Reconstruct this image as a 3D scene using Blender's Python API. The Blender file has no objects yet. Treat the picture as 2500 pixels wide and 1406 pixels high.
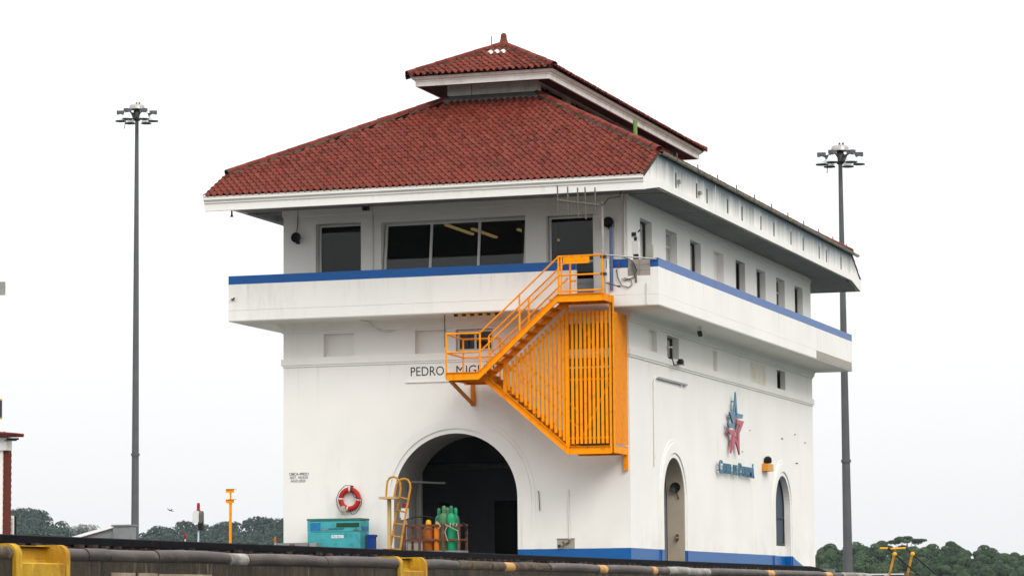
import bpy, bmesh, math, random
from mathutils import Vector, Matrix
from mathutils.geometry import tessellate_polygon
random.seed(7)
SC = bpy.context.scene
COL = SC.collection
R = math.radians

# ------------------------------------------------------------------ camera
cam_d = bpy.data.cameras.new("camera")
cam = bpy.data.objects.new("camera", cam_d)
COL.objects.link(cam)
_r = Vector((0.95138674, 0.30789414, -0.00802897))
_u = Vector((0.03920587, -0.09520693, 0.99468515))
_f = Vector((-0.30549332, 0.94664504, 0.10264987))
M = Matrix((_r, _u, -_f)).transposed().to_4x4()
M.translation = Vector((21.995, -78.341, -0.588))
cam.matrix_world = M
cam_d.sensor_width = 36
cam_d.lens = 7407.9 * 36 / 2500
cam_d.clip_start = 0.5
cam_d.clip_end = 9000
SC.camera = cam

# ------------------------------------------------------------------ light: flat white overcast sky, weak broad sun
SUN_EL, SUN_AZ = R(38), R(131)      # azimuth clockwise from +Y: from the right, a little to the front
world = bpy.data.worlds.new("World")
SC.world = world
world.use_nodes = True
nt = world.node_tree
nt.nodes.clear()
wo = nt.nodes.new("ShaderNodeOutputWorld")
bg = nt.nodes.new("ShaderNodeBackground")
sky = nt.nodes.new("ShaderNodeTexSky")
sky.sky_type = 'NISHITA'
sky.sun_disc = False
sky.sun_elevation = SUN_EL
sky.sun_rotation = SUN_AZ
sky.air_density = 1.0
sky.dust_density = 5.0
mixw = nt.nodes.new("ShaderNodeMix")
mixw.data_type = 'RGBA'
mixw.inputs[0].default_value = 0.93
# standard overcast cloud layer: luminance rises smoothly from the horizon to three times that at the zenith
wtc = nt.nodes.new("ShaderNodeTexCoord")
wsp = nt.nodes.new("ShaderNodeSeparateXYZ")
nt.links.new(wtc.outputs['Generated'], wsp.inputs[0])
wm = nt.nodes.new("ShaderNodeMath")
wm.operation = 'MULTIPLY_ADD'
wm.use_clamp = False
wz = nt.nodes.new("ShaderNodeMath")
wz.operation = 'MAXIMUM'
wz.inputs[1].default_value = 0.0
nt.links.new(wsp.outputs[2], wz.inputs[0])
nt.links.new(wz.outputs[0], wm.inputs[0])
wm.inputs[1].default_value = 2.0
wm.inputs[2].default_value = 1.0
cl = nt.nodes.new("ShaderNodeVectorMath")
cl.operation = 'SCALE'
cl.inputs[0].default_value = (9.3, 9.35, 9.4)
nt.links.new(wm.outputs[0], cl.inputs['Scale'])
nt.links.new(cl.outputs[0], mixw.inputs[7])
nt.links.new(sky.outputs[0], mixw.inputs[6])
nt.links.new(mixw.outputs[2], bg.inputs[0])
bg.inputs[1].default_value = 0.1
nt.links.new(bg.outputs[0], wo.inputs[0])
sun_d = bpy.data.lights.new("sun", 'SUN')
sun_d.energy = 1.5
sun_d.angle = R(25)
sun_d.color = (1.0, 0.965, 0.91)
sun = bpy.data.objects.new("sun", sun_d)
COL.objects.link(sun)
sd = Vector((math.sin(SUN_AZ) * math.cos(SUN_EL), math.cos(SUN_AZ) * math.cos(SUN_EL), math.sin(SUN_EL)))
sun.rotation_euler = sd.to_track_quat('Z', 'Y').to_euler()
sun.location = (30, -20, 60)
vs = SC.view_settings
vs.view_transform = 'Standard'
vs.look = 'None'
vs.exposure = 0.0
vs.gamma = 1.0
vs.use_curve_mapping = False
SC.render.engine = 'CYCLES'
SC.cycles.use_denoising = True
SC.cycles.max_bounces = 8
SC.cycles.transparent_max_bounces = 16

# ------------------------------------------------------------------ materials
def new_mat(name):
    m = bpy.data.materials.new(name)
    m.use_nodes = True
    t = m.node_tree
    b = t.nodes["Principled BSDF"]
    return m, t, b

def N(t, typ, **kw):
    n = t.nodes.new(typ)
    for k, v in kw.items():
        setattr(n, k, v)
    return n

def mixc(t, fac, a, b, blend='MIX'):
    n = t.nodes.new("ShaderNodeMix")
    n.data_type = 'RGBA'
    n.blend_type = blend
    for i, v in ((0, fac), (6, a), (7, b)):
        if hasattr(v, 'is_output'):
            t.links.new(v, n.inputs[i])
        elif i == 0:
            n.inputs[0].default_value = v
        else:
            n.inputs[i].default_value = (*v[:3], 1)
    return n.outputs[2]

def math_n(t, op, a, b=None, c=None):
    n = t.nodes.new("ShaderNodeMath")
    n.operation = op
    for i, v in enumerate((a, b, c)):
        if v is None:
            continue
        if hasattr(v, 'is_output'):
            t.links.new(v, n.inputs[i])
        else:
            n.inputs[i].default_value = v
    return n.outputs[0]

def ramp(t, v, lo, hi):
    n = t.nodes.new("ShaderNodeMapRange")
    t.links.new(v, n.inputs[0])
    n.inputs[1].default_value = lo
    n.inputs[2].default_value = hi
    n.clamp = True
    return n.outputs[0]

def noise(t, scale, detail=4, stretch=None, rough=0.55, coord='Object'):
    tc = t.nodes.new("ShaderNodeTexCoord")
    src = tc.outputs[coord]
    if stretch:
        mp = t.nodes.new("ShaderNodeMapping")
        mp.inputs['Scale'].default_value = stretch
        t.links.new(src, mp.inputs[0])
        src = mp.outputs[0]
    n = t.nodes.new("ShaderNodeTexNoise")
    n.inputs['Scale'].default_value = scale
    n.inputs['Detail'].default_value = detail
    n.inputs['Roughness'].default_value = rough
    t.links.new(src, n.inputs[0])
    return n.outputs[0]

def bump(t, b, h, strength, dist=0.02):
    n = t.nodes.new("ShaderNodeBump")
    n.inputs['Strength'].default_value = strength
    n.inputs['Distance'].default_value = dist
    t.links.new(h, n.inputs['Height'])
    t.links.new(n.outputs[0], b.inputs['Normal'])

def pmat(name, col, rough=0.6, metal=0.0, var=0.12, scale=3.0, dirt=None, dirt_amt=0.0, dirt_scale=2.0, stretch=None, bmp=0.0, spec=0.2):
    """paint / metal / concrete with two scales of mottling and optional dirt"""
    m, t, b = new_mat(name)
    c = mixc(t, noise(t, scale, 5), [x * (1 - var) for x in col], [min(1, x * (1 + var)) for x in col])
    if dirt:
        d = ramp(t, noise(t, dirt_scale, 6, stretch), 0.52, 0.78)
        c = mixc(t, math_n(t, 'MULTIPLY', d, dirt_amt), c, dirt)
    t.links.new(c, b.inputs['Base Color'])
    b.inputs['Roughness'].default_value = rough
    b.inputs['Metallic'].default_value = metal
    b.inputs['Specular IOR Level'].default_value = spec
    if bmp:
        bump(t, b, noise(t, scale * 12, 3), bmp, 0.01)
    return m

WHITE = (0.80, 0.785, 0.76)
BLUE = (0.004, 0.062, 0.30)

def white_paint(name, mode=None):
    m, t, b = new_mat(name)
    tc = N(t, "ShaderNodeTexCoord")
    sp = N(t, "ShaderNodeSeparateXYZ")
    t.links.new(tc.outputs['Object'], sp.inputs[0])
    x, y, z = sp.outputs
    big = ramp(t, noise(t, 0.45, 4), 0.35, 0.7)
    c = mixc(t, big, (0.765, 0.75, 0.705), (0.82, 0.795, 0.755))
    st = math_n(t, 'MULTIPLY', ramp(t, noise(t, 1.0, 7, (1.7, 1.7, 0.3), 0.7), 0.50, 0.82), ramp(t, noise(t, 0.33, 3), 0.45, 0.7))
    c = mixc(t, math_n(t, 'MULTIPLY', st, 0.48), c, (0.40, 0.38, 0.32))
    sp2 = ramp(t, noise(t, 5.0, 6, None, 0.7), 0.66, 0.74)
    c = mixc(t, math_n(t, 'MULTIPLY', sp2, 0.26), c, (0.30, 0.27, 0.22))
    rough = 0.62
    glossy = None
    # rain runs below each ledge
    run_n = ramp(t, noise(t, 1.0, 6, (5.5, 5.5, 0.10), 0.7), 0.55, 0.78)
    for z_hi, z_lo in ((5.94, 4.5), (8.19, 7.45), (10.28, 10.06), (14.2, 13.8)):
        band = math_n(t, 'MULTIPLY', ramp(t, z, z_lo, z_hi), math_n(t, 'LESS_THAN', z, z_hi))
        c = mixc(t, math_n(t, 'MULTIPLY', math_n(t, 'MULTIPLY', band, run_n), 0.45), c, (0.33, 0.29, 0.22))
    foot = ramp(t, z, 1.9, 0.8)
    c = mixc(t, math_n(t, 'MULTIPLY', math_n(t, 'MULTIPLY', foot, ramp(t, noise(t, 1.4, 6), 0.42, 0.7)), 0.22), c, (0.42, 0.36, 0.27))
    if mode == 'lower':
        # bare beige repair on the mezzanine band of the long side
        iny = math_n(t, 'MULTIPLY', math_n(t, 'GREATER_THAN', y, 14.0), math_n(t, 'LESS_THAN', y, 16.15))
        inz = math_n(t, 'MULTIPLY', math_n(t, 'GREATER_THAN', z, 6.17), math_n(t, 'LESS_THAN', z, 6.82))
        inx = math_n(t, 'GREATER_THAN', x, -0.02)
        patch = math_n(t, 'MULTIPLY', math_n(t, 'MULTIPLY', iny, inz), inx)
        pn = math_n(t, 'ADD', math_n(t, 'MULTIPLY', ramp(t, noise(t, 1.6, 4), 0.35, 0.6), 0.6), 0.2)
        c = mixc(t, math_n(t, 'MULTIPLY', patch, pn), c, (0.66, 0.56, 0.42))
        e = math_n(t, 'MULTIPLY', math_n(t, 'MAXIMUM', math_n(t, 'SUBTRACT', y, 19.43), 0.0), 0.1727)
        e = math_n(t, 'ADD', e, math_n(t, 'MULTIPLY', noise(t, 3.0, 3), 0.012))
        isb = math_n(t, 'LESS_THAN', math_n(t, 'ADD', z, e), 0.820)
        bl = mixc(t, noise(t, 2.0, 6), (0.001, 0.078, 0.27), (0.002, 0.105, 0.34))
        c = mixc(t, isb, c, bl)
        glossy = isb
    if mode == 'parapet':
        zz = math_n(t, 'ADD', z, math_n(t, 'MULTIPLY', math_n(t, 'SUBTRACT', noise(t, 2.2, 3), 0.5), 0.012))
        isb = math_n(t, 'GREATER_THAN', zz, 8.193)
        bl = mixc(t, noise(t, 1.5, 6), (0.001, 0.068, 0.26), (0.002, 0.090, 0.32))
        chip = ramp(t, noise(t, 3.1, 8, (1, 1, 2.2), 0.72), 0.735, 0.745)
        bl = mixc(t, chip, bl, (0.62, 0.66, 0.70))
        c = mixc(t, isb, c, bl)
        glossy = isb
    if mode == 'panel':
        # mouldy streaks run down from the gutter, its shadow painted into the same darkening
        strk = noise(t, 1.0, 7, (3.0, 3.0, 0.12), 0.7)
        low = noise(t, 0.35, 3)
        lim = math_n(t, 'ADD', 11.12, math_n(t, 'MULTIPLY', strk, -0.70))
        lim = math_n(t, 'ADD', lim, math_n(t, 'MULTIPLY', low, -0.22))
        mould_shade = ramp(t, math_n(t, 'SUBTRACT', z, lim), -0.15, 0.40)
        c = mixc(t, math_n(t, 'MULTIPLY', mould_shade, 0.92), c, (0.045, 0.075, 0.10))
    if mode == 'grimy':
        g = ramp(t, noise(t, 1.0, 8, (4, 4, 1.5), 0.75), 0.48, 0.66)
        c = mixc(t, math_n(t, 'MULTIPLY', g, 0.30), c, (0.17, 0.145, 0.11))
    t.links.new(c, b.inputs['Base Color'])
    b.inputs['Roughness'].default_value = rough
    b.inputs['Specular IOR Level'].default_value = 0.35
    if glossy is not None:
        t.links.new(math_n(t, 'SUBTRACT', rough, math_n(t, 'MULTIPLY', glossy, 0.30)), b.inputs['Roughness'])
        t.links.new(math_n(t, 'ADD', 0.30, math_n(t, 'MULTIPLY', glossy, 0.02)), b.inputs['Specular IOR Level'])
    h = math_n(t, 'ADD', noise(t, 40, 4), math_n(t, 'MULTIPLY', noise(t, 1.3, 3), 2.0))
    bump(t, b, h, 0.25, 0.012)
    return m

MAT = {}
MAT['white'] = white_paint("white_paint")
MAT['lower'] = white_paint("wall_paint_blue_base", 'lower')
MAT['parapet'] = white_paint("parapet_paint_blue_top", 'parapet')
MAT['panel'] = white_paint("mould_and_shade_panel", 'panel')
MAT['grimy'] = white_paint("grimy_white_paint", 'grimy')
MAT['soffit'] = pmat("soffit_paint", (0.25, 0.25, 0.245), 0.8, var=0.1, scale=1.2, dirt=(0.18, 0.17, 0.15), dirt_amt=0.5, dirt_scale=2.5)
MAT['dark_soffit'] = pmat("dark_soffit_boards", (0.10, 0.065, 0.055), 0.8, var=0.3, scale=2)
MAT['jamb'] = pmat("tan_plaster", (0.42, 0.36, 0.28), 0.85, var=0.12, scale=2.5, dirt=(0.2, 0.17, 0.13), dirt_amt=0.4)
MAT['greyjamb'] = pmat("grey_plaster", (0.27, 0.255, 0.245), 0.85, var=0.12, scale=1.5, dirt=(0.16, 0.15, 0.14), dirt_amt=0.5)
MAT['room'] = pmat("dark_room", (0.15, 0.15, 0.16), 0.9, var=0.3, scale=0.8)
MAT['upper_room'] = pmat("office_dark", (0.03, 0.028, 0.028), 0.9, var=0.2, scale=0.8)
MAT['block'] = pmat("bare_concrete_block", (0.34, 0.31, 0.27), 0.9, var=0.2, scale=6, dirt=(0.14, 0.13, 0.11), dirt_amt=0.6, dirt_scale=3, bmp=0.4)
MAT['orange'] = pmat("orange_steel_paint", (0.90, 0.30, 0.003), 0.5, spec=0.06, var=0.05, scale=1.5, dirt=(0.22, 0.06, 0.012), dirt_amt=0.5, dirt_scale=7)
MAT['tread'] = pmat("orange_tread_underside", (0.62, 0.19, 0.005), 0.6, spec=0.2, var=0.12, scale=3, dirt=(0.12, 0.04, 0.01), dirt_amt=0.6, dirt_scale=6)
MAT['alu'] = pmat("aluminium_frame", (0.50, 0.50, 0.49), 0.45, 0.3, var=0.1)
MAT['whiteframe'] = pmat("white_window_frame", (0.62, 0.61, 0.59), 0.5, var=0.06)
MAT['door'] = pmat("grey_door", (0.33, 0.34, 0.35), 0.5, var=0.06)
MAT['black'] = pmat("black_plastic", (0.012, 0.011, 0.010), 0.5, var=0.3, scale=8)
MAT['darkmetal'] = pmat("dark_metal", (0.05, 0.048, 0.045), 0.5, 0.4, var=0.3, scale=10)
MAT['galv'] = pmat("galvanised_steel", (0.33, 0.33, 0.32), 0.42, 0.55, var=0.25, scale=9, dirt=(0.14, 0.10, 0.07), dirt_amt=0.5, dirt_scale=7)
MAT['antenna'] = pmat("antenna_aluminium", (0.13, 0.12, 0.10), 0.5, 0.4, var=0.2, scale=12)
MAT['pole'] = pmat("mast_steel", (0.085, 0.088, 0.092), 0.6, 0.0, var=0.22, scale=1.5, dirt=(0.12, 0.12, 0.115), dirt_amt=0.5, dirt_scale=1.3)
MAT['leadgrey'] = pmat("lead_flashing", (0.15, 0.145, 0.135), 0.8, var=0.25, scale=4)
MAT['side_grey'] = pmat("dull_grey_metal", (0.11, 0.105, 0.095), 0.6, 0.0, var=0.2)
MAT['palepost'] = pmat("pale_post", (0.45, 0.52, 0.58), 0.5, var=0.1)
MAT['slat_gap_dark'] = pmat("dark_gap_sheet", (0.075, 0.045, 0.022), 0.7, var=0.2)  # dark tone for sheets added behind the slat screen
MAT['cable'] = pmat("black_cable", (0.015, 0.014, 0.013), 0.6, var=0.2)
MAT['pvc'] = pmat("white_pipe", (0.70, 0.68, 0.64), 0.45, var=0.08, dirt=(0.3, 0.25, 0.2), dirt_amt=0.4, dirt_scale=6)
MAT['greenpipe'] = pmat("algae_green_pipe", (0.14, 0.25, 0.07), 0.7, var=0.3, scale=8, dirt=(0.30, 0.13, 0.03), dirt_amt=0.85, dirt_scale=9)
MAT['gutter'] = pmat("gutter_painted_metal", (0.42, 0.44, 0.36), 0.6, var=0.25, scale=3, dirt=(0.16, 0.10, 0.07), dirt_amt=0.85, dirt_scale=4)
MAT['mortar'] = pmat("mossy_mortar", (0.060, 0.045, 0.032), 0.95, var=0.5, scale=7, dirt=(0.13, 0.115, 0.09), dirt_amt=0.6, dirt_scale=6, bmp=0.6)
MAT['red'] = pmat("lifebuoy_red", (0.40, 0.014, 0.010), 0.5, spec=0.25, var=0.12, scale=6)
MAT['reddark'] = pmat("red_lens", (0.25, 0.010, 0.012), 0.3, var=0.2, scale=10)
MAT['offwhite'] = pmat("off_white_webbing", (0.62, 0.58, 0.52), 0.8, var=0.15, scale=8)
MAT['rope'] = pmat("rope", (0.42, 0.36, 0.29), 0.9, var=0.25, scale=20)
MAT['teal'] = pmat("teal_steel_box", (0.055, 0.33, 0.36), 0.5, var=0.28, scale=4, dirt=(0.02, 0.10, 0.09), dirt_amt=0.8, dirt_scale=6, bmp=0.1)
MAT['tealdark'] = pmat("dark_green_lid", (0.03, 0.14, 0.115), 0.5, var=0.3, scale=5)
MAT['patchgreen'] = pmat("dark_green_patch", (0.012, 0.06, 0.03), 0.6, var=0.3, scale=9)
MAT['patchblue'] = pmat("blue_paint_patch", (0.02, 0.16, 0.36), 0.5, var=0.5, scale=9)
MAT['sticker'] = pmat("white_sticker", (0.75, 0.75, 0.75), 0.5, var=0.05)
MAT['bluebin'] = pmat("blue_plastic", (0.008, 0.045, 0.25), 0.5, var=0.15)
MAT['bluepole'] = pmat("blue_grey_pole", (0.10, 0.14, 0.27), 0.5, var=0.15)
MAT['ladder'] = pmat("worn_yellow_ladder", (0.50, 0.23, 0.025), 0.55, var=0.25, scale=8, dirt=(0.05, 0.04, 0.02), dirt_amt=0.85, dirt_scale=9)
MAT['wood'] = pmat("weathered_yellow_post", (0.52, 0.36, 0.15), 0.8, var=0.2, scale=6, stretch=None)
MAT['rust'] = pmat("rusty_rack_steel", (0.13, 0.045, 0.03), 0.75, var=0.4, scale=10, dirt=(0.30, 0.22, 0.18), dirt_amt=0.5, dirt_scale=12)
MAT['cyl_green'] = pmat("bright_green_cylinder", (0.012, 0.26, 0.115), 0.35, var=0.15, scale=6)
MAT['cyl_dark'] = pmat("dark_green_cylinder", (0.02, 0.15, 0.09), 0.4, var=0.25, scale=6)
MAT['cyl_olive'] = pmat("olive_green_cylinder", (0.07, 0.17, 0.075), 0.4, var=0.25, scale=6)
MAT['cyl_brown'] = pmat("rusty_brown_cylinder", (0.27, 0.075, 0.012), 0.5, var=0.3, scale=9)
MAT['cyl_orange'] = pmat("orange_cylinder", (0.62, 0.17, 0.012), 0.45, var=0.2, scale=9)
MAT['yellowcap'] = pmat("yellow_cap", (0.72, 0.36, 0.01), 0.45, var=0.12)
MAT['beige'] = pmat("beige_cabinet", (0.30, 0.30, 0.25), 0.6, var=0.12)
MAT['logoblue'] = pmat("faded_blue_logo", (0.085, 0.19, 0.29), 0.4, var=0.08)
MAT['logored'] = pmat("faded_red_logo", (0.40, 0.085, 0.12), 0.4, var=0.08)
MAT['lettering'] = pmat("faded_blue_lettering", (0.07, 0.17, 0.25), 0.45, var=0.1)
MAT['ink'] = pmat("black_stencil_paint", (0.022, 0.020, 0.018), 0.6, var=0.3, scale=12)
MAT['lamporange'] = pmat("orange_lamp_box", (0.66, 0.27, 0.035), 0.5, var=0.08)
MAT['chrome'] = pmat("polished_reflector", (0.72, 0.75, 0.77), 0.25, 0.0, spec=0.5, var=0.12, scale=7)
MAT['brick'] = pmat("dark_red_brick", (0.135, 0.032, 0.022), 0.85, var=0.35, scale=9)
MAT['shed'] = pmat("grey_concrete_shed", (0.20, 0.21, 0.21), 0.85, var=0.2, scale=0.9, dirt=(0.08, 0.085, 0.085), dirt_amt=0.6, dirt_scale=1.2)
MAT['rail_top'] = pmat("black_rail_head", (0.005, 0.005, 0.006), 0.6, 0.0, spec=0.02, var=0.4, scale=6, dirt=(0.02, 0.02, 0.02), dirt_amt=0.5, dirt_scale=9)
MAT['rail_web'] = pmat("rusty_rail_web", (0.035, 0.022, 0.018), 0.8, var=0.4, scale=6, dirt=(0.16, 0.13, 0.11), dirt_amt=0.5, dirt_scale=8)
MAT['asphalt'] = pmat("dark_pavement", (0.05, 0.05, 0.048), 0.9, var=0.25, scale=1.2)
MAT['concrete'] = pmat("pavement_concrete", (0.15, 0.145, 0.135), 0.9, var=0.15, scale=0.8, dirt=(0.1, 0.09, 0.08), dirt_amt=0.5)
MAT['maroon'] = pmat("maroon_steel", (0.06, 0.013, 0.012), 0.6, var=0.3, scale=6)
MAT['yellownotice'] = pmat("yellow_sign_frame", (0.55, 0.38, 0.02), 0.5, var=0.1)
MAT['bird'] = pmat("black_feathers", (0.010, 0.009, 0.009), 0.7, var=0.2)
MAT['bark'] = pmat("bark", (0.10, 0.085, 0.07), 0.9, var=0.3, scale=1.5)

def weathered(name, base, dark, light, scale, stretch, rough=0.85, bm=0.5):
    m, t, b = new_mat(name)
    n1 = ramp(t, noise(t, scale, 8, stretch, 0.68), 0.34, 0.68)
    n2 = ramp(t, noise(t, scale * 2.3, 8, stretch, 0.7), 0.55, 0.75)
    c = mixc(t, n1, dark, base)
    c = mixc(t, n2, c, light)
    n3 = ramp(t, noise(t, scale * 0.35, 4), 0.4, 0.62)
    c = mixc(t, math_n(t, 'MULTIPLY', n3, 0.5), c, dark)
    t.links.new(c, b.inputs['Base Color'])
    b.inputs['Roughness'].default_value = rough
    b.inputs['Specular IOR Level'].default_value = 0.3
    bump(t, b, noise(t, scale * 6, 6), bm, 0.02)
    return m
MAT['lockwall'] = weathered("stained_lock_concrete", (0.066, 0.047, 0.028), (0.012, 0.009, 0.006), (0.19, 0.15, 0.10), 3.0, (1.6, 1.6, 0.35))
MAT['nosing'] = weathered("brown_nosing_steel", (0.078, 0.053, 0.042), (0.020, 0.014, 0.011), (0.15, 0.11, 0.085), 4.0, (1, 0.35, 1), 0.5, 0.25)
MAT['nosing_old'] = weathered("crumbling_nosing", (0.12, 0.085, 0.05), (0.03, 0.022, 0.014), (0.28, 0.22, 0.15), 7.0, (1, 0.6, 1), 0.85, 0.8)
MAT['nosing_white'] = weathered("whitish_nosing", (0.42, 0.41, 0.38), (0.12, 0.11, 0.09), (0.55, 0.53, 0.5), 5.0, (1, 0.6, 1), 0.8, 0.5)
MAT['nosing_paint'] = weathered("ochre_paint_stripe", (0.62, 0.36, 0.12), (0.35, 0.17, 0.05), (0.7, 0.45, 0.2), 5.0, (1, 1, 1), 0.7, 0.3)
MAT['niche'] = weathered("yellow_niche_paint", (0.52, 0.33, 0.010), (0.30, 0.13, 0.008), (0.62, 0.42, 0.02), 4.0, (1, 1, 0.4), 0.75, 0.4)
MAT['plate'] = weathered("cream_number_plate", (0.42, 0.35, 0.25), (0.16, 0.12, 0.08), (0.52, 0.45, 0.34), 3.0, (1, 1, 0.5), 0.7, 0.2)

def tile_mat():
    m, t, b = new_mat("clay_roof_tile")
    at = N(t, "ShaderNodeAttribute", attribute_name="tint")
    n = noise(t, 9, 5, None, 0.6, 'Object')
    geo = N(t, "ShaderNodeNewGeometry")
    def wn(scale, detail, rough=0.6):
        k = t.nodes.new("ShaderNodeTexNoise")
        k.inputs['Scale'].default_value = scale
        k.inputs['Detail'].default_value = detail
        k.inputs['Roughness'].default_value = rough
        t.links.new(geo.outputs['Position'], k.inputs[0])
        return k.outputs[0]
    c = mixc(t, wn(14, 5), mixc(t, 1.0, at.outputs['Color'], (0.70, 0.62, 0.58), 'MULTIPLY'), at.outputs['Color'])
    d = ramp(t, wn(1.1, 5), 0.52, 0.72)
    c = mixc(t, math_n(t, 'MULTIPLY', d, 0.32), c, (0.06, 0.03, 0.022))
    s = ramp(t, wn(5.5, 7, 0.75), 0.70, 0.74)
    s2 = ramp(t, wn(0.5, 2), 0.62, 0.70)
    c = mixc(t, math_n(t, 'MULTIPLY', math_n(t, 'MULTIPLY', s, s2), 0.75), c, (0.55, 0.50, 0.47))
    t.links.new(c, b.inputs['Base Color'])
    b.inputs['Roughness'].default_value = 0.7
    b.inputs['Specular IOR Level'].default_value = 0.05
    bump(t, b, wn(45, 4), 0.3, 0.01)
    return m
MAT['tile'] = tile_mat()

def leaf_mat(name, a, b_):
    m, t, b = new_mat(name)
    at = N(t, "ShaderNodeAttribute", attribute_name="tint")
    c = mixc(t, at.outputs['Fac'], a, b_)
    t.links.new(c, b.inputs['Base Color'])
    b.inputs['Roughness'].default_value = 0.9
    b.inputs['Specular IOR Level'].default_value = 0.05
    return m
MAT['leaf'] = leaf_mat("leaves", (0.018, 0.034, 0.018), (0.060, 0.088, 0.042))
MAT['leaf_dark'] = leaf_mat("dark_leaves", (0.008, 0.022, 0.008), (0.03, 0.06, 0.02))
MAT['leaf_far'] = leaf_mat("far_leaves", (0.018, 0.030, 0.022), (0.040, 0.056, 0.038))
MAT['twig'] = leaf_mat("pale_twigs", (0.16, 0.17, 0.16), (0.30, 0.31, 0.30))

def glass_mat(name, ior):
    m = bpy.data.materials.new(name)
    m.use_nodes = True
    t = m.node_tree
    t.nodes.clear()
    o = N(t, "ShaderNodeOutputMaterial")
    mx = N(t, "ShaderNodeMixShader")
    tr = N(t, "ShaderNodeBsdfTransparent")
    tr.inputs[0].default_value = (0.30, 0.31, 0.32, 1)
    gl = N(t, "ShaderNodeBsdfGlossy")
    gl.inputs['Roughness'].default_value = 0.0
    gl.inputs['Color'].default_value = (0.9, 0.9, 0.9, 1)
    fr = N(t, "ShaderNodeFresnel")
    fr.inputs[0].default_value = ior
    t.links.new(fr.outputs[0], mx.inputs[0])
    t.links.new(tr.outputs[0], mx.inputs[1])
    t.links.new(gl.outputs[0], mx.inputs[2])
    t.links.new(mx.outputs[0], o.inputs[0])
    return m
MAT['glass'] = glass_mat("window_glass", 1.42)
MAT['glass_side'] = glass_mat("tinted_side_glass", 1.16)
MAT['slate'] = pmat("slate_blue_panel", (0.045, 0.066, 0.09), 0.6, var=0.1)
def emit_mat():
    m, t, b = new_mat("fluorescent_tube")
    b.inputs['Base Color'].default_value = (0.6, 0.5, 0.25, 1)
    b.inputs['Emission Color'].default_value = (1.0, 0.72, 0.25, 1)
    b.inputs['Emission Strength'].default_value = 0.45
    return m
MAT['tube'] = emit_mat()
def water_mat():
    m, t, b = new_mat("canal_water")
    b.inputs['Base Color'].default_value = (0.03, 0.045, 0.04, 1)
    b.inputs['Roughness'].default_value = 0.08
    bump(t, b, noise(t, 0.8, 4), 0.3, 0.1)
    return m
MAT['water'] = water_mat()

# ------------------------------------------------------------------ mesh helpers
WO = {}                     # world origin of every object built here
def register(o, parent, origin):
    origin = Vector(origin)
    COL.objects.link(o)
    if parent is not None:
        o.parent = parent
        o.location = origin - WO[parent.name]
    else:
        o.location = origin
    WO[o.name] = origin
    return o

def thing(name, label, cat, loc, group=None):
    o = bpy.data.objects.new(name, None)
    o.empty_display_size = 0.2
    register(o, None, loc)
    return tag(o, label, cat, group)

def tag(o, label=None, cat=None, group=None, kind=None):
    if label: o["label"] = label
    if cat: o["category"] = cat
    if group: o["group"] = group
    if kind: o["kind"] = kind
    return o

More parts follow.
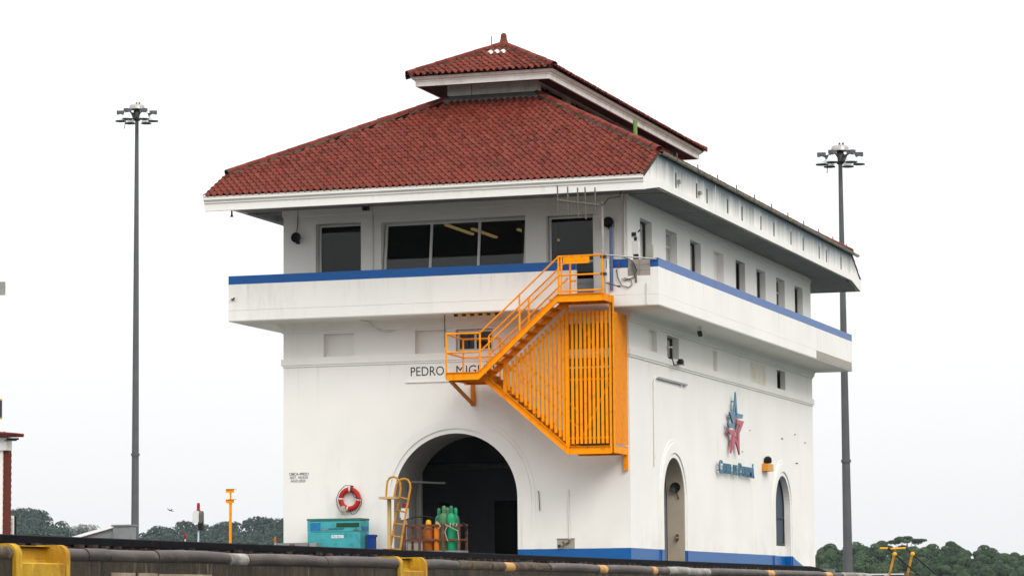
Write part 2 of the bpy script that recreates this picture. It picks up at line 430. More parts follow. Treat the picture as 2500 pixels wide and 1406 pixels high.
class MB:
    def __init__(s):
        s.v, s.f = [], []
        s.smooth = False
        s.tint = None
    def add(s, vs_, fs):
        k = len(s.v)
        s.v += [tuple(p) for p in vs_]
        s.f += [tuple(i + k for i in q) for q in fs]
        return s
    def box(s, x0, x1, y0, y1, z0, z1):
        return s.add([(x0, y0, z0), (x1, y0, z0), (x1, y1, z0), (x0, y1, z0), (x0, y0, z1), (x1, y0, z1), (x1, y1, z1), (x0, y1, z1)],
                     [(0, 3, 2, 1), (4, 5, 6, 7), (0, 1, 5, 4), (1, 2, 6, 5), (2, 3, 7, 6), (3, 0, 4, 7)])
    def bar(s, p, q, w, h, up=(0, 0, 1)):
        p, q = Vector(p), Vector(q)
        d = (q - p).normalized()
        u = Vector(up)
        sd_ = d.cross(u)
        if sd_.length < 1e-4:
            sd_ = d.cross(Vector((0, 1, 0)))
        sd_.normalize()
        n = sd_.cross(d).normalized()
        a, b = sd_ * w / 2, n * h / 2
        return s.add([p - a - b, p + a - b, p + a + b, p - a + b, q - a - b, q + a - b, q + a + b, q - a + b],
                     [(0, 3, 2, 1), (4, 5, 6, 7), (0, 1, 5, 4), (1, 2, 6, 5), (2, 3, 7, 6), (3, 0, 4, 7)])
    def tube(s, pts, r, seg=8, r2=None, cap=True):
        pts = [Vector(p) for p in pts]
        n = len(pts)
        k = len(s.v)
        prev = None
        for i, p in enumerate(pts):
            d = (pts[min(i + 1, n - 1)] - pts[max(i - 1, 0)]).normalized()
            a = prev if prev is not None else (Vector((0, 0, 1)) if abs(d.z) < 0.9 else Vector((1, 0, 0)))
            a = (a - d * a.dot(d)).normalized()
            prev = a
            b = d.cross(a)
            rr = r if r2 is None else r + (r2 - r) * i / (n - 1)
            for j in range(seg):
                t = 2 * math.pi * j / seg
                s.v.append(tuple(p + a * rr * math.cos(t) + b * rr * math.sin(t)))
        for i in range(n - 1):
            for j in range(seg):
                a0, a1 = k + i * seg + j, k + i * seg + (j + 1) % seg
                s.f.append((a0, a1, a1 + seg, a0 + seg))
        if cap:
            s.f.append(tuple(k + j for j in range(seg))[::-1])
            s.f.append(tuple(k + (n - 1) * seg + j for j in range(seg)))
        return s
    def lathe(s, prof, c, axis=(0, 0, 1), seg=16):
        """prof: (radius, distance along axis)"""
        c = Vector(c)
        d = Vector(axis).normalized()
        a = Vector((0, 0, 1)) if abs(d.z) < 0.9 else Vector((1, 0, 0))
        a = (a - d * a.dot(d)).normalized()
        b = d.cross(a)
        k = len(s.v)
        for r, h in prof:
            for j in range(seg):
                t = 2 * math.pi * j / seg
                s.v.append(tuple(c + d * h + a * r * math.cos(t) + b * r * math.sin(t)))
        for i in range(len(prof) - 1):
            for j in range(seg):
                a0, a1 = k + i * seg + j, k + i * seg + (j + 1) % seg
                s.f.append((a0, a1, a1 + seg, a0 + seg))
        s.f.append(tuple(k + j for j in range(seg))[::-1])
        s.f.append(tuple(k + (len(prof) - 1) * seg + j for j in range(seg)))
        return s
    def prism(s, poly, mp, d0, d1):
        """poly in (a,b); mp(a,b,d) -> xyz"""
        n = len(poly)
        vs_ = [mp(a, b, d0) for a, b in poly] + [mp(a, b, d1) for a, b in poly]
        tris = tessellate_polygon([[Vector((a, b, 0)) for a, b in poly]])
        fs = [tuple(t) for t in tris] + [tuple(i + n for i in t) for t in tris]
        fs += [(i, (i + 1) % n, (i + 1) % n + n, i + n) for i in range(n)]
        return s.add(vs_, fs)
    def holed(s, outer, holes, mp, depths, backs=None):
        """flat wall with openings: depths[i] = reveal depth, backs[i] closes the recess"""
        loops = [outer] + holes
        tris = tessellate_polygon([[Vector((a, b, 0)) for a, b in l] for l in loops])
        flat = [p for l in loops for p in l]
        s.add([mp(a, b, 0) for a, b in flat], [tuple(t) for t in tris])
        for i, h in enumerate(holes):
            n = len(h)
            s.add([mp(a, b, 0) for a, b in h] + [mp(a, b, depths[i]) for a, b in h],
                  [(j, (j + 1) % n, (j + 1) % n + n, j + n) for j in range(n)])
            if backs and backs[i]:
                t2 = tessellate_polygon([[Vector((a, b, 0)) for a, b in h]])
                s.add([mp(a, b, depths[i]) for a, b in h], [tuple(t) for t in t2])
        return s
    def sweep(s, prof, x0, x1, y0, y1):
        """profile (outward offset, z) carried round a rectangle with mitred corners"""
        k = len(s.v)
        for o_, z in prof:
            s.v += [(x0 - o_, y0 - o_, z), (x1 + o_, y0 - o_, z), (x1 + o_, y1 + o_, z), (x0 - o_, y1 + o_, z)]
        for i in range(len(prof) - 1):
            for j in range(4):
                a0, a1 = k + i * 4 + j, k + i * 4 + (j + 1) % 4
                s.f.append((a0, a1, a1 + 4, a0 + 4))
        return s
    def mesh(s, name, mat):
        me = bpy.data.meshes.new(name)
        me.from_pydata(s.v, [], s.f)
        bm = bmesh.new()
        bm.from_mesh(me)
        bmesh.ops.recalc_face_normals(bm, faces=bm.faces)
        bm.to_mesh(me)
        bm.free()
        if s.smooth:
            me.polygons.foreach_set('use_smooth', [True] * len(me.polygons))
            try:
                me.set_sharp_from_angle(angle=R(40))
            except Exception:
                pass
        me.materials.append(MAT[mat] if isinstance(mat, str) else mat)
        me.update()
        return me
    def build(s, name, mat, parent=None, origin=(0, 0, 0)):
        """vertices are world coordinates minus `origin`"""
        me = s.mesh(name, mat)
        o = bpy.data.objects.new(name, me)
        return register(o, parent, origin)
    def solo(s, name, mat, label, cat, group=None):
        """a thing that is one mesh: origin moved to its base"""
        xs = [v[0] for v in s.v]; ys = [v[1] for v in s.v]; zs = [v[2] for v in s.v]
        c = Vector(((min(xs) + max(xs)) / 2, (min(ys) + max(ys)) / 2, min(zs)))
        s.v = [(v[0] - c.x, v[1] - c.y, v[2] - c.z) for v in s.v]
        return tag(s.build(name, mat, None, c), label, cat, group)

def sm(mb):
    mb.smooth = True
    return mb

def struct(name, mb, mat):
    return tag(mb.build(name, mat), kind='structure')

front = lambda a, b, d: (a, d, b)            # wall in the plane y=0, depth inwards
right = lambda a, b, d: (-d, a, b)           # wall in the plane x=0, depth inwards
def rect(a0, a1, b0, b1):
    return [(a0, b0), (a1, b0), (a1, b1), (a0, b1)]
def arch(c, r, zs, z0, n=28):
    return [(c - r, z0)] + [(c - r * math.cos(math.pi * i / n), zs + r * math.sin(math.pi * i / n)) for i in range(n + 1)] + [(c + r, z0)]
def arch_band(mb, c, r0, r1, zs, z0, mp, proud, n=28):
    """thin raised archivolt with its legs"""
    A, B = arch(c, r0, zs, z0, n), arch(c, r1, zs, z0, n)
    m = len(A)
    vs_ = [mp(a, b, -proud) for a, b in A] + [mp(a, b, -proud) for a, b in B] + [mp(a, b, 0.01) for a, b in A] + [mp(a, b, 0.01) for a, b in B]
    fs = []
    for i in range(m - 1):
        fs += [(i, i + 1, i + 1 + m, i + m), (i, i + 1, i + 1 + 2 * m, i + 2 * m), (i + m, i + 1 + m, i + 1 + 3 * m, i + 3 * m)]
    mb.add(vs_, fs)

def text_mesh(s, a0, a1, b0, b1, extrude=0.0, offset=0.0):
    """flat letters fitted into the rectangle; returns verts (a,b,e) and faces"""
    cu = bpy.data.curves.new("t", 'FONT')
    cu.body = s
    cu.extrude = extrude
    cu.offset = offset
    cu.resolution_u = 4
    o = bpy.data.objects.new("t", cu)
    me = bpy.data.meshes.new_from_object(o)
    vs_ = [v.co.copy() for v in me.vertices]
    fs = [tuple(p.vertices) for p in me.polygons]
    bpy.data.objects.remove(o)
    bpy.data.curves.remove(cu)
    bpy.data.meshes.remove(me)
    lx, hx = min(v.x for v in vs_), max(v.x for v in vs_)
    ly, hy = min(v.y for v in vs_), max(v.y for v in vs_)
    return [(a0 + (v.x - lx) / (hx - lx) * (a1 - a0), b0 + (v.y - ly) / (hy - ly) * (b1 - b0), v.z) for v in vs_], fs

# ------------------------------------------------------------------ the ground, lock wall and water
G = 0.42                                   # apron level round the control house
LB = 23.04                                 # length of the house
struct('water', MB().add([(1.5, -600, -7), (42, -600, -7), (42, 5000, -7), (1.5, 5000, -7)], [(0, 1, 2, 3)]), 'water')
MAT['grass'] = pmat("rough_grass", (0.035, 0.05, 0.02), 0.95, var=0.4, scale=0.2)
m = MB()
m.box(42, 4000, -600, 5000, -9, -1.2)
m.box(-4000, 1.5, 80, 5000, -9, -1.2)
struct('grassland', m, 'grass')
g = MB()
g.box(-4000, 8.05, -600, -9.2, -9, -0.012)
g.box(-4000, 1.6, -9.2, 80, -9, -0.013)
struct('ground', g, 'asphalt')
ap = MB()
ap.box(-60, 0.6, -14, 23.4, -0.01, G)
ap.box(-60, -3.0, 23.4, 60, -0.01, G - 0.002)
struct('apron', ap, 'concrete')

# lock wall: concrete face with a round nosing in lengths, painted niches, number plates
wall_root = bpy.data.objects.new('lock_wall', None)
register(wall_root, None, (8.1, -60, -2))
tag(wall_root, kind='structure')
XF = 8.28                                   # face of the chamber wall
niches = [(-51.70, -50.52), (-40.82, -39.76)]
face = MB()
ys = [-120, niches[0][0], niches[0][1], niches[1][0], niches[1][1], -9.2]
for a, b in ((ys[0], ys[1]), (ys[2], ys[3]), (ys[4], ys[5])):
    n = max(2, int((b - a) / 0.5))
    for i in range(n):
        y0, y1 = a + (b - a) * i / n, a + (b - a) * (i + 1) / n
        face.add([(XF, y0, -9), (XF, y1, -9), (XF, y1, -0.10), (XF, y0, -0.10)], [(0, 1, 2, 3)])
face.add([(XF, -9.19, -9), (1.6, -9.19, -9), (1.6, -9.19, -0.02), (XF, -9.19, -0.02)], [(0, 1, 2, 3)])
face.add([(8.0, -120, -0.004), (8.14, -120, -0.004), (8.14, -9.2, -0.004), (8.0, -9.2, -0.004)], [(0, 1, 2, 3)])
for a, b in niches:                          # wall below the niches
    face.add([(XF, a, -9), (XF, b, -9), (XF, b, -0.62), (XF, a, -0.62)], [(0, 1, 2, 3)])
face.build('wall_face', 'lockwall', wall_root)

def nosing_piece(y0, y1, mat, r=0.075, dz=0.0, dx=0.0):
    m = sm(MB())
    cx, cz = XF - 0.04 + dx, -r + dz
    prof = [(cx - 0.12, 0.0 + dz)] + [(cx + r * math.sin(t), cz + r * math.cos(t)) for t in [R(a) for a in range(0, 151, 15)]] + [(cx - 0.02, cz - r * 0.7)]
    k = len(prof)
    n = max(1, int((y1 - y0) / 0.6))
    vv, ff = [], []
    for i in range(n + 1):
        y = y0 + (y1 - y0) * i / n
        e = 0.012 if i in (0, n) else 0.0
        vv += [(x - e * (0 if j == 0 else 0.6), y, z - e) for j, (x, z) in enumerate(prof)]
    for i in range(n):
        for j in range(k - 1):
            a = i * k + j
            ff.append((a, a + 1, a + 1 + k, a + k))
    ff += [tuple(range(k)), tuple(n * k + j for j in range(k))]
    m.add(vv, ff)
    return m.build('nosing_segment', mat, wall_root)
cuts = [(-120, -90, 'nosing'), (-90, -70, 'nosing'), (-70, -60, 'nosing'), (-60, -54.4, 'nosing_old'), (-54.4, -51.72, 'nosing_old'), (-50.5, -50.06, 'nosing'),
        (-50.05, -49.53, 'nosing'), (-49.52, -48.35, 'nosing'), (-48.33, -46.40, 'nosing'), (-46.38, -45.86, 'nosing_white'), (-45.84, -43.4, 'nosing'), (-43.38, -40.84, 'nosing'),
        (-39.74, -38.34, 'nosing'), (-38.32, -37.8, 'nosing_old'), (-37.78, -36.9, 'nosing_old'), (-36.88, -36.3, 'nosing_old'), (-36.28, -35.85, 'nosing_paint'), (-35.83, -34.1, 'nosing_old'),
        (-34.08, -31.42, 'nosing'), (-31.40, -30.95, 'nosing_paint'), (-30.93, -28.2, 'nosing'), (-28.18, -27.9, 'nosing_paint'), (-27.88, -27.1, 'nosing'), (-27.08, -25.4, 'nosing_white'), (-25.38, -24.2, 'nosing_white'),
        (-24.18, -19.6, 'nosing'), (-19.58, -19.0, 'nosing_paint'), (-18.98, -14.1, 'nosing'), (-14.08, -13.4, 'nosing_paint'), (-13.38, -12.3, 'nosing'), (-12.28, -9.2, 'nosing_white')]
for i, (a, b, mt) in enumerate(cuts):
    nosing_piece(a, b, mt, dx=random.uniform(-0.006, 0.006), dz=random.uniform(-0.006, 0.004))
# yellow painted line niches cut into the edge
for a, b in niches:
    m = sm(MB())
    rr, zb, dep = 0.13, -0.17, 0.20
    prof = [(XF + 0.03, -0.62), (XF + 0.03, zb - 0.01), (XF + 0.0, zb), (XF - dep + 0.05, zb), (XF - dep, zb + 0.04), (XF - dep, -0.03), (XF - dep - 0.03, 0.005), (XF - dep - 0.10, 0.005)]
    k = len(prof)
    m.add([(x, a + 0.07, z) for x, z in prof] + [(x, b - 0.07, z) for x, z in prof], [(j, j + 1, j + 1 + k, j + k) for j in range(k - 1)])
    # rounded cheeks at both ends
    cheek = [(XF + 0.04, -0.62)] + [(XF - 0.06 + 0.10 * math.sin(t), -0.10 + 0.115 * math.cos(t)) for t in [R(q) for q in range(90, -1, -15)]] + [(XF - dep - 0.1, 0.015), (XF - dep - 0.1, -0.62)]
    for y0, y1 in ((a, a + 0.13), (b - 0.09, b)):
        m.prism(cheek, lambda p, q, d: (p, d, q), y0, y1)
    m.build('line_niche', 'niche', wall_root)
# painted number plates on the wall face
for y0, y1, zt in ((-49.50, -48.92, -0.255), (-48.84, -48.36, -0.255), (-48.31, -46.9, -0.262)):
    m = MB().box(XF + 0.002, XF + 0.012, y0, y1, -0.75, zt)
    p = m.build('number_plate', 'plate', wall_root)
    if y1 < -46.95:
        vs_, fs = text_mesh("00" if y0 > -49 else "1", y0 + 0.1, y1 - 0.1 if y0 > -49 else y0 + 0.32, -0.66, zt - 0.07)
        MB().add([(XF + 0.0155, a, b) for a, b, e in vs_], fs).build('numeral', 'ink', p)
# recesses and drips below the nosing
rb = MB()
for y, w in ((-26.1, 0.5), (-40.3, 0.06), (-41.9, 0.05)):
    rb.box(XF + 0.001, XF + 0.02, y, y + w, -0.6, -0.06)
# crane rail along the edge
rail = thing('crane_rail', 'long black steel rail running along the lock wall edge', 'rail', (7.58, -60, 0))
m = MB()
ye = -10.9
head = [(7.52, 0.045), (7.535, 0.125), (7.555, 0.132), (7.625, 0.132), (7.645, 0.122), (7.655, 0.045)]
k = len(head)
ysr = [-120 + i * (120 - 12.6) / 60 for i in range(61)] + [-12.2, -11.8, -11.4, ye]
drop = [0] * 61 + [-0.012, -0.03, -0.055, -0.10]
for i, y in enumerate(ysr):
    m.v += [(x, y, max(z + drop[i], 0.0)) for x, z in head]
for i in range(len(ysr) - 1):
    for j in range(k - 1):
        a = i * k + j
        m.f.append((a, a + 1, a + 1 + k, a + k))
m.f += [tuple(range(k)), tuple((len(ysr) - 1) * k + j for j in range(k))]
m.build('rail_head', 'rail_top', rail)
MB().box(7.56, 7.62, -120, -12.4, -0.01, 0.05).build('rail_web', 'rail_web', rail)
MB().box(7.49, 7.69, -120, -12.6, -0.012, 0.018).build('rail_foot', 'rail_web', rail)
mm = MB()
for i in range(140):
    y = -58 + i * 0.33
    mm.box(7.655, 7.72, y, y + random.uniform(0.05, 0.14), -0.01, random.uniform(0.03, 0.055))
mm.build('rail_clips', 'rail_web', rail)['kind'] = 'stuff'

# ------------------------------------------------------------------ the control house
H = thing('control_house', 'large white lock control house with red tiled hip roof and blue bands', 'building', (-5, 11.5, G))

# lower storey
front_holes = [arch(-4.96, 1.78, 2.21, G - 0.1), rect(-8.805, -7.90, 6.20, 6.84), rect(-6.105, -5.20, 6.20, 6.84), rect(-4.917, -3.85, 6.215, 6.826)]
right_holes = [arch(4.58, 1.15, 2.26, G - 0.1, 24), arch(18.27, 1.06, 2.34, 0.50, 24), rect(2.015, 2.91, 6.25, 6.84), rect(3.99, 5.27, 6.215, 6.83), rect(9.25, 9.775, 6.20, 6.80), rect(17.72, 18.92, 6.215, 6.82)]
# the two door openings reach the ground: carry them just above the outline's lower edge
w = MB()
ZB, ZT = G - 0.3, 6.97
w.holed(rect(-10, 0, ZB, ZT), [front_holes[0]] + front_holes[1:], front, [0.02, 0.20, 0.20, 0.20], [False, True, True, False])
w.holed(rect(0, LB, ZB, ZT), right_holes, right, [0.02, 0.30, 0.14, 0.30, 0.12, 0.30], [False, False, True, False, True, False])
w.add([(-10, 0, ZB), (-10, LB, ZB), (-10, LB, ZT), (-10, 0, ZT)], [(0, 1, 2, 3)])
w.add([(-10, LB, ZB), (0, LB, ZB), (0, LB, ZT), (-10, LB, ZT)], [(0, 1, 2, 3)])
wall = w.build('wall', 'lower', H)
# reveals of the openings
def reveal(poly, mp, d0, d1, mat, name='reveal'):
    n = len(poly)
    return sm(MB()).add([mp(a, b, d0) for a, b in poly] + [mp(a, b, d1) for a, b in poly], [(j, j + 1, j + 1 + n, j + n) for j in range(n - 1)]).build(name, mat, wall)
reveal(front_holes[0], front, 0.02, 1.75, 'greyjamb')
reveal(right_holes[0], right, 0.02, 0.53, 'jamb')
# archivolts
for c_, r_, zs_, mp in ((-4.96, 1.78, 2.21, front), (4.58, 1.15, 2.26, right), (18.27, 1.06, 2.34, right)):
    av = MB()
    arch_band(av, c_, r_ + 0.135, r_ + 0.40, zs_, ZB, mp, 0.035)
    arch_band(av, c_, r_ + 0.40, r_ + 0.51, zs_, ZB, mp, 0.015)
    av.build('archivolt', 'lower', wall)
# moulded string course, cornice and cove
s_ = MB()
s_.sweep([(-0.02, 6.165), (0.055, 6.158), (0.055, 5.995), (0.030, 5.985), (0.030, 5.94), (-0.02, 5.93)], -10, 0, 0, LB)
s_.build('string_course', 'white', wall)
s_ = MB()
s_.sweep([(-0.02, 6.875), (0.04, 6.885), (0.04, 6.94), (0.07, 6.95), (0.07, 6.985)] + [(0.07 + 0.20 * (1 - math.cos(R(t))), 6.985 + 0.175 * math.sin(R(t))) for t in (15, 30, 45, 60, 75, 90)], -10, 0, 0, LB)
s_.build('cove_cornice', 'white', wall)
# ground floor interior
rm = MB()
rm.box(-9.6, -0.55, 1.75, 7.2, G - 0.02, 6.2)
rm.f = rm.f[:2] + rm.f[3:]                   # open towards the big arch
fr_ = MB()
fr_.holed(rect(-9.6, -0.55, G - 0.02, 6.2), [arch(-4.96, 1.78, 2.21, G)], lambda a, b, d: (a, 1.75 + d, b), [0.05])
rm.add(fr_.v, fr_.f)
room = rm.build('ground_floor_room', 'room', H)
MB().box(-6.18, -5.48, 7.10, 7.19, G, 2.38).build('inner_door', 'black', room)
MB().box(-8.6, -7.4, 5.6, 6.6, G, 2.3).build('plant_cabinet', 'side_grey', room)
sm(MB()).tube([(-9.3, 6.9, 3.4), (-0.8, 6.9, 3.4)], 0.09, 8).build('service_pipe', 'galv', room)
MB().box(-6.9, -6.65, 1.96, 2.10, G, 3.2).build('inner_frame', 'beige', room)
# glass in the mezzanine windows
def window(poly_rect, mp, depth, frame_mat, mull=(), bars=(), fw=0.05, pane='glass', name='window', lean=0.0, parent=None):
    a0, a1, b0, b1 = poly_rect
    f = MB()
    L = lambda a, b, d: mp(a, b, d + lean * (b - b0) / (b1 - b0))
    def member(p0, p1, q0, q1):
        f.prism(rect(p0, p1, q0, q1), L, depth - 0.035, depth + 0.035)
    member(a0, a0 + fw, b0, b1); member(a1 - fw, a1, b0, b1)
    member(a0 + fw, a1 - fw, b0, b0 + fw); member(a0 + fw, a1 - fw, b1 - fw, b1)
    o = f.build(name, frame_mat, parent or H)
    for mx in mull:
        MB().prism(rect(mx - fw * 0.5, mx + fw * 0.5, b0 + fw, b1 - fw), L, depth - 0.03, depth + 0.03).build('mullion', frame_mat, o)
    for bz in bars:
        MB().prism(rect(a0 + fw, a1 - fw, bz - fw * 0.45, bz + fw * 0.45), L, depth - 0.028, depth + 0.028).build('transom', frame_mat, o)
    cutsx = [a0 + fw * 0.5] + list(mull) + [a1 - fw * 0.5]
    for i in range(len(cutsx) - 1):
        MB().add([L(cutsx[i], b0 + 0.02, depth), L(cutsx[i + 1], b0 + 0.02, depth), L(cutsx[i + 1], b1 - 0.02, depth), L(cutsx[i], b1 - 0.02, depth)], [(0, 1, 2, 3)]).build('pane', pane, o)
    return o
window((-4.90, -3.865, 6.23, 6.81), front, 0.13, 'whiteframe', mull=(-4.38,), fw=0.06)
window((4.0, 5.26, 6.23, 6.82), right, 0.22, 'darkmetal', mull=(4.62,), fw=0.05, pane='glass_side')
window((17.73, 18.91, 6.23, 6.81), right, 0.20, 'darkmetal', mull=(18.3,), fw=0.05, pane='glass_side')
# arched window: opaque slate-blue panel filling the arch above a solid breast
aw = MB()
ip, op = arch(18.27, 0.98, 2.34, 1.22, 24), arch(18.27, 1.06, 2.34, 1.14, 24)
n_ = len(ip)
aw.add([right(a, b, 0.20) for a, b in ip] + [right(a, b, 0.20) for a, b in op] + [right(a, b, 0.25) for a, b in ip], [(j, (j + 1) % n_, (j + 1) % n_ + n_, j + n_) for j in range(n_)] + [(j, (j + 1) % n_, (j + 1) % n_ + 2 * n_, j + 2 * n_) for j in range(n_)])
aw.prism(rect(17.29, 19.25, 2.02, 2.08), right, 0.21, 0.25)
aw = aw.build('arched_window', 'darkmetal', H)
t_ = tessellate_polygon([[Vector((a, b, 0)) for a, b in ip]])
MB().add([right(a, b, 0.235) for a, b in ip], [tuple(q) for q in t_]).build('pane', 'slate', aw)
MB().prism(rect(17.21, 19.33, ZB, 1.14), right, 0.20, 0.29).build('window_breast', 'lower', aw)
# black sheet across the arched doorway, painting in the dark of the opening
dd = MB().prism(rect(3.45, 5.70, G, 3.30), right, 0.56, 0.60).build('doorway_dark_sheet', 'black', H)
m = MB()
for z in (0.80, 1.62):
    m.box(-0.50, -0.42, 3.43, 3.75, z - 0.03, z + 0.03)
m.box(-0.50, -0.44, 3.74, 3.80, G, 1.65)
m.build('door_rail', 'galv', dd)

dd2 = MB().prism(rect(-1.74, -0.56, 3.48, 5.65), front, -0.004, 0.0).build('added_dark_door', 'slat_gap_dark', H)  # guessed doorway, a dark sheet added to darken the slat gaps
MB().prism(rect(-1.74, -0.56, 5.70, 5.925), front, -0.006, 0.0).build('dark_gap_panel', 'slat_gap_dark', dd2)  # further dark sheets added on the wall so the upper gaps look shaded
MB().prism(rect(-1.74, -0.56, 6.175, 6.86), front, -0.006, 0.0).build('dark_gap_panel', 'slat_gap_dark', dd2)
# name board: raised panel and letters
m = MB().prism(rect(-6.372, -3.55, 5.44, 5.905), front, -0.018, 0.01)
nb = m.build('name_board', 'white', H)
MB().prism(rect(-6.372, -3.55, 5.405, 5.44), front, -0.035, 0.01).build('ledge', 'white', nb)
vs_, fs = text_mesh("PEDRO", -6.225, -5.255, 5.585, 5.835, 0, 0.0)
MB().add([(a, -0.0215, b) for a, b, e in vs_], fs).build('lettering', 'ink', nb)
vs_, fs = text_mesh("MIGUEL", -4.90, -3.70, 5.585, 5.835, 0, 0.0)
MB().add([(a, -0.0215, b) for a, b, e in vs_], fs).build('lettering', 'ink', nb)
st = MB()
for s0, a0, a1, b0, b1 in (("CMCA-498221", -9.832, -9.25, 2.935, 3.012), ("SIST. VI/XXI", -9.81, -9.275, 2.838, 2.914), ("AGO.2023", -9.785, -9.345, 2.745, 2.82)):
    vs_, fs = text_mesh(s0, a0, a1, b0, b1, 0, 0.014)
    st.add([(a, -0.004, b) for a, b, e in vs_], fs)
st.build('stencil_text', 'ink', H)

# ------- balcony round the upper storey
B = MB()
OB = 1.17
B.sweep([(0.20, 7.158), (OB - 0.02, 7.161), (OB, 7.19), (OB, 7.465), (OB - 0.018, 7.468), (OB - 0.018, 7.482)], -10, 0, 0, LB)
bal = B.build('balcony', 'white', H)
MB().sweep([(OB - 0.018, 7.482), (0.0, 7.484)], -10, 0, 0, LB).build('balcony_floor', 'asphalt', bal)
T0, T1 = OB - 0.16, OB - 0.004
pz0, pz1 = 7.474, 8.431
fp = [(-10 - OB + 0.004, pz0), (-1.13, pz0), (-1.13, pz1), (-10 - OB + 0.004, pz1)]
MB().prism(fp, lambda a, b, d: (a, -d, b), T0, T1).build('parapet', 'parapet', bal)
fp = [(-0.28, pz0), (OB - 0.004, pz0), (OB - 0.004, pz1), (0.94, pz1), (0.94, 7.97), (0.32, 7.97), (0.32, pz1), (-0.28, pz1)]
MB().prism(fp, lambda a, b, d: (a, -d, b), T0, T1).build('parapet', 'parapet', bal)
m = MB()
for r_ in range(3):
    for c_ in range(2):
        o_ = 0.0 if r_ % 2 else 0.155
        x0 = 0.325 + c_ * 0.31
        m.box(x0 + 0.003, x0 + 0.305, -T1 + 0.015, -T0 - 0.01, 7.972 + r_ * 0.146, 7.972 + r_ * 0.146 + 0.141)
m.build('block_infill', 'block', bal)
for y0, y1 in ((-T0 + 0.0, 5.0), (5.012, LB + T0)):
    MB().prism(rect(y0, y1, pz0, pz1), lambda a, b, d: (d, a, b), T0, T1 - 0.002).build('parapet', 'parapet', bal)
MB().prism(rect(-T0, LB + T0, pz0, pz1), lambda a, b, d: (-10 - d, a, b), T0, T1 - 0.002).build('parapet', 'parapet', bal)
MB().prism(rect(-10 - T1, T1, pz0, pz1), lambda a, b, d: (a, LB + d, b), T0, T1).build('parapet', 'parapet', bal)
MB().prism([(18.4, 7.20), (LB + 1.0, 7.20), (LB + 1.0, 7.455), (18.4, 7.455)], lambda a, b, d: (OB + d, a, b), 0.001, 0.008).build('patched_edge', 'block', bal)

# ------- upper storey
u = MB()
UZ0, UZ1 = 7.484, 10.42
uh = [rect(-9.03, -7.68, 8.50, 9.92), rect(-7.09, -2.89, 8.40, 9.88), [(-2.30, 8.45), (-1.80, 8.45), (-1.80, 7.49), (-0.96, 7.49), (-0.96, 9.84), (-2.30, 9.84)]]
u.holed(rect(-10, 0, UZ0, UZ1), uh, front, [0.30, 0.36, 0.30])
sy = [1.27, 3.99, 6.73, 9.52, 12.29, 15.06, 17.84, 20.56]
uw = [rect(y, y + 1.235, 8.42, 9.84) for y in sy]
u.holed(rect(0, LB, UZ0, UZ1), uw, right, [0.34] * 3 + [0.20] + [0.34] * 4, [False] * 3 + [True] + [False] * 4)
u.add([(-10, 0, UZ0), (-10, LB, UZ0), (-10, LB, UZ1), (-10, 0, UZ1)], [(0, 1, 2, 3)])
u.add([(-10, LB, UZ0), (0, LB, UZ0), (0, LB, UZ1), (-10, LB, UZ1)], [(0, 1, 2, 3)])
upw = u.build('upper_wall', 'white', H)
MB().sweep([(-0.02, 10.42), (0.03, 10.40), (0.03, 10.16), (0.0, 10.15), (-0.02, 10.15)], -10, 0, 0, LB).build('frieze', 'white', upw)
window((-9.0, -7.71, 8.53, 9.90), front, 0.24, 'whiteframe', fw=0.055)
window((-7.06, -2.92, 8.45, 9.87), front, 0.14, 'whiteframe', mull=(-5.70, -4.30), fw=0.07, lean=0.20)
window((-2.27, -0.98, 8.55, 9.82), front, 0.24, 'whiteframe', fw=0.055)
dr = MB().prism(rect(-1.78, -0.98, 7.49, 8.10), front, 0.20, 0.27)
dr.prism(rect(-1.78, -1.72, 8.10, 8.55), front, 0.20, 0.27).prism(rect(-1.04, -0.98, 8.10, 8.55), front, 0.20, 0.27)
dr.prism(rect(-1.70, -1.06, 7.97, 7.99), front, 0.185, 0.20)
dr = dr.build('balcony_door', 'door', H)
MB().add([front(-1.74, 8.08, 0.235), front(-1.02, 8.08, 0.235), front(-1.02, 8.56, 0.235), front(-1.74, 8.56, 0.235)], [(0, 1, 2, 3)]).build('pane', 'glass', dr)
for i, y in enumerate(sy):
    if i == 3:
        continue
    window((y + 0.02, y + 1.215, 8.45, 9.83), right, 0.22, pane='glass_side', frame_mat='whiteframe' if i in (1, 6) else 'darkmetal', bars=(9.42,) if i in (1, 6) else (), mull=(y + 0.62,) if i in (1, 6) else (), fw=0.05)
# office behind the glass
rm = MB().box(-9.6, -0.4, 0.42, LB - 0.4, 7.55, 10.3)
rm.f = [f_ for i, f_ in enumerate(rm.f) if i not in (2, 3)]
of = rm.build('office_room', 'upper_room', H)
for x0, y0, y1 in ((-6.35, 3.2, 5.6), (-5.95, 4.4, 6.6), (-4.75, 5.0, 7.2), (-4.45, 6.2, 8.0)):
    MB().box(x0, x0 + 0.10, y0, y1, 10.12, 10.18).build('ceiling_light', 'tube', of)
MB().box(-3.6, -2.6, 1.9, 2.0, 7.6, 9.9).build('partition', 'greyjamb', of)

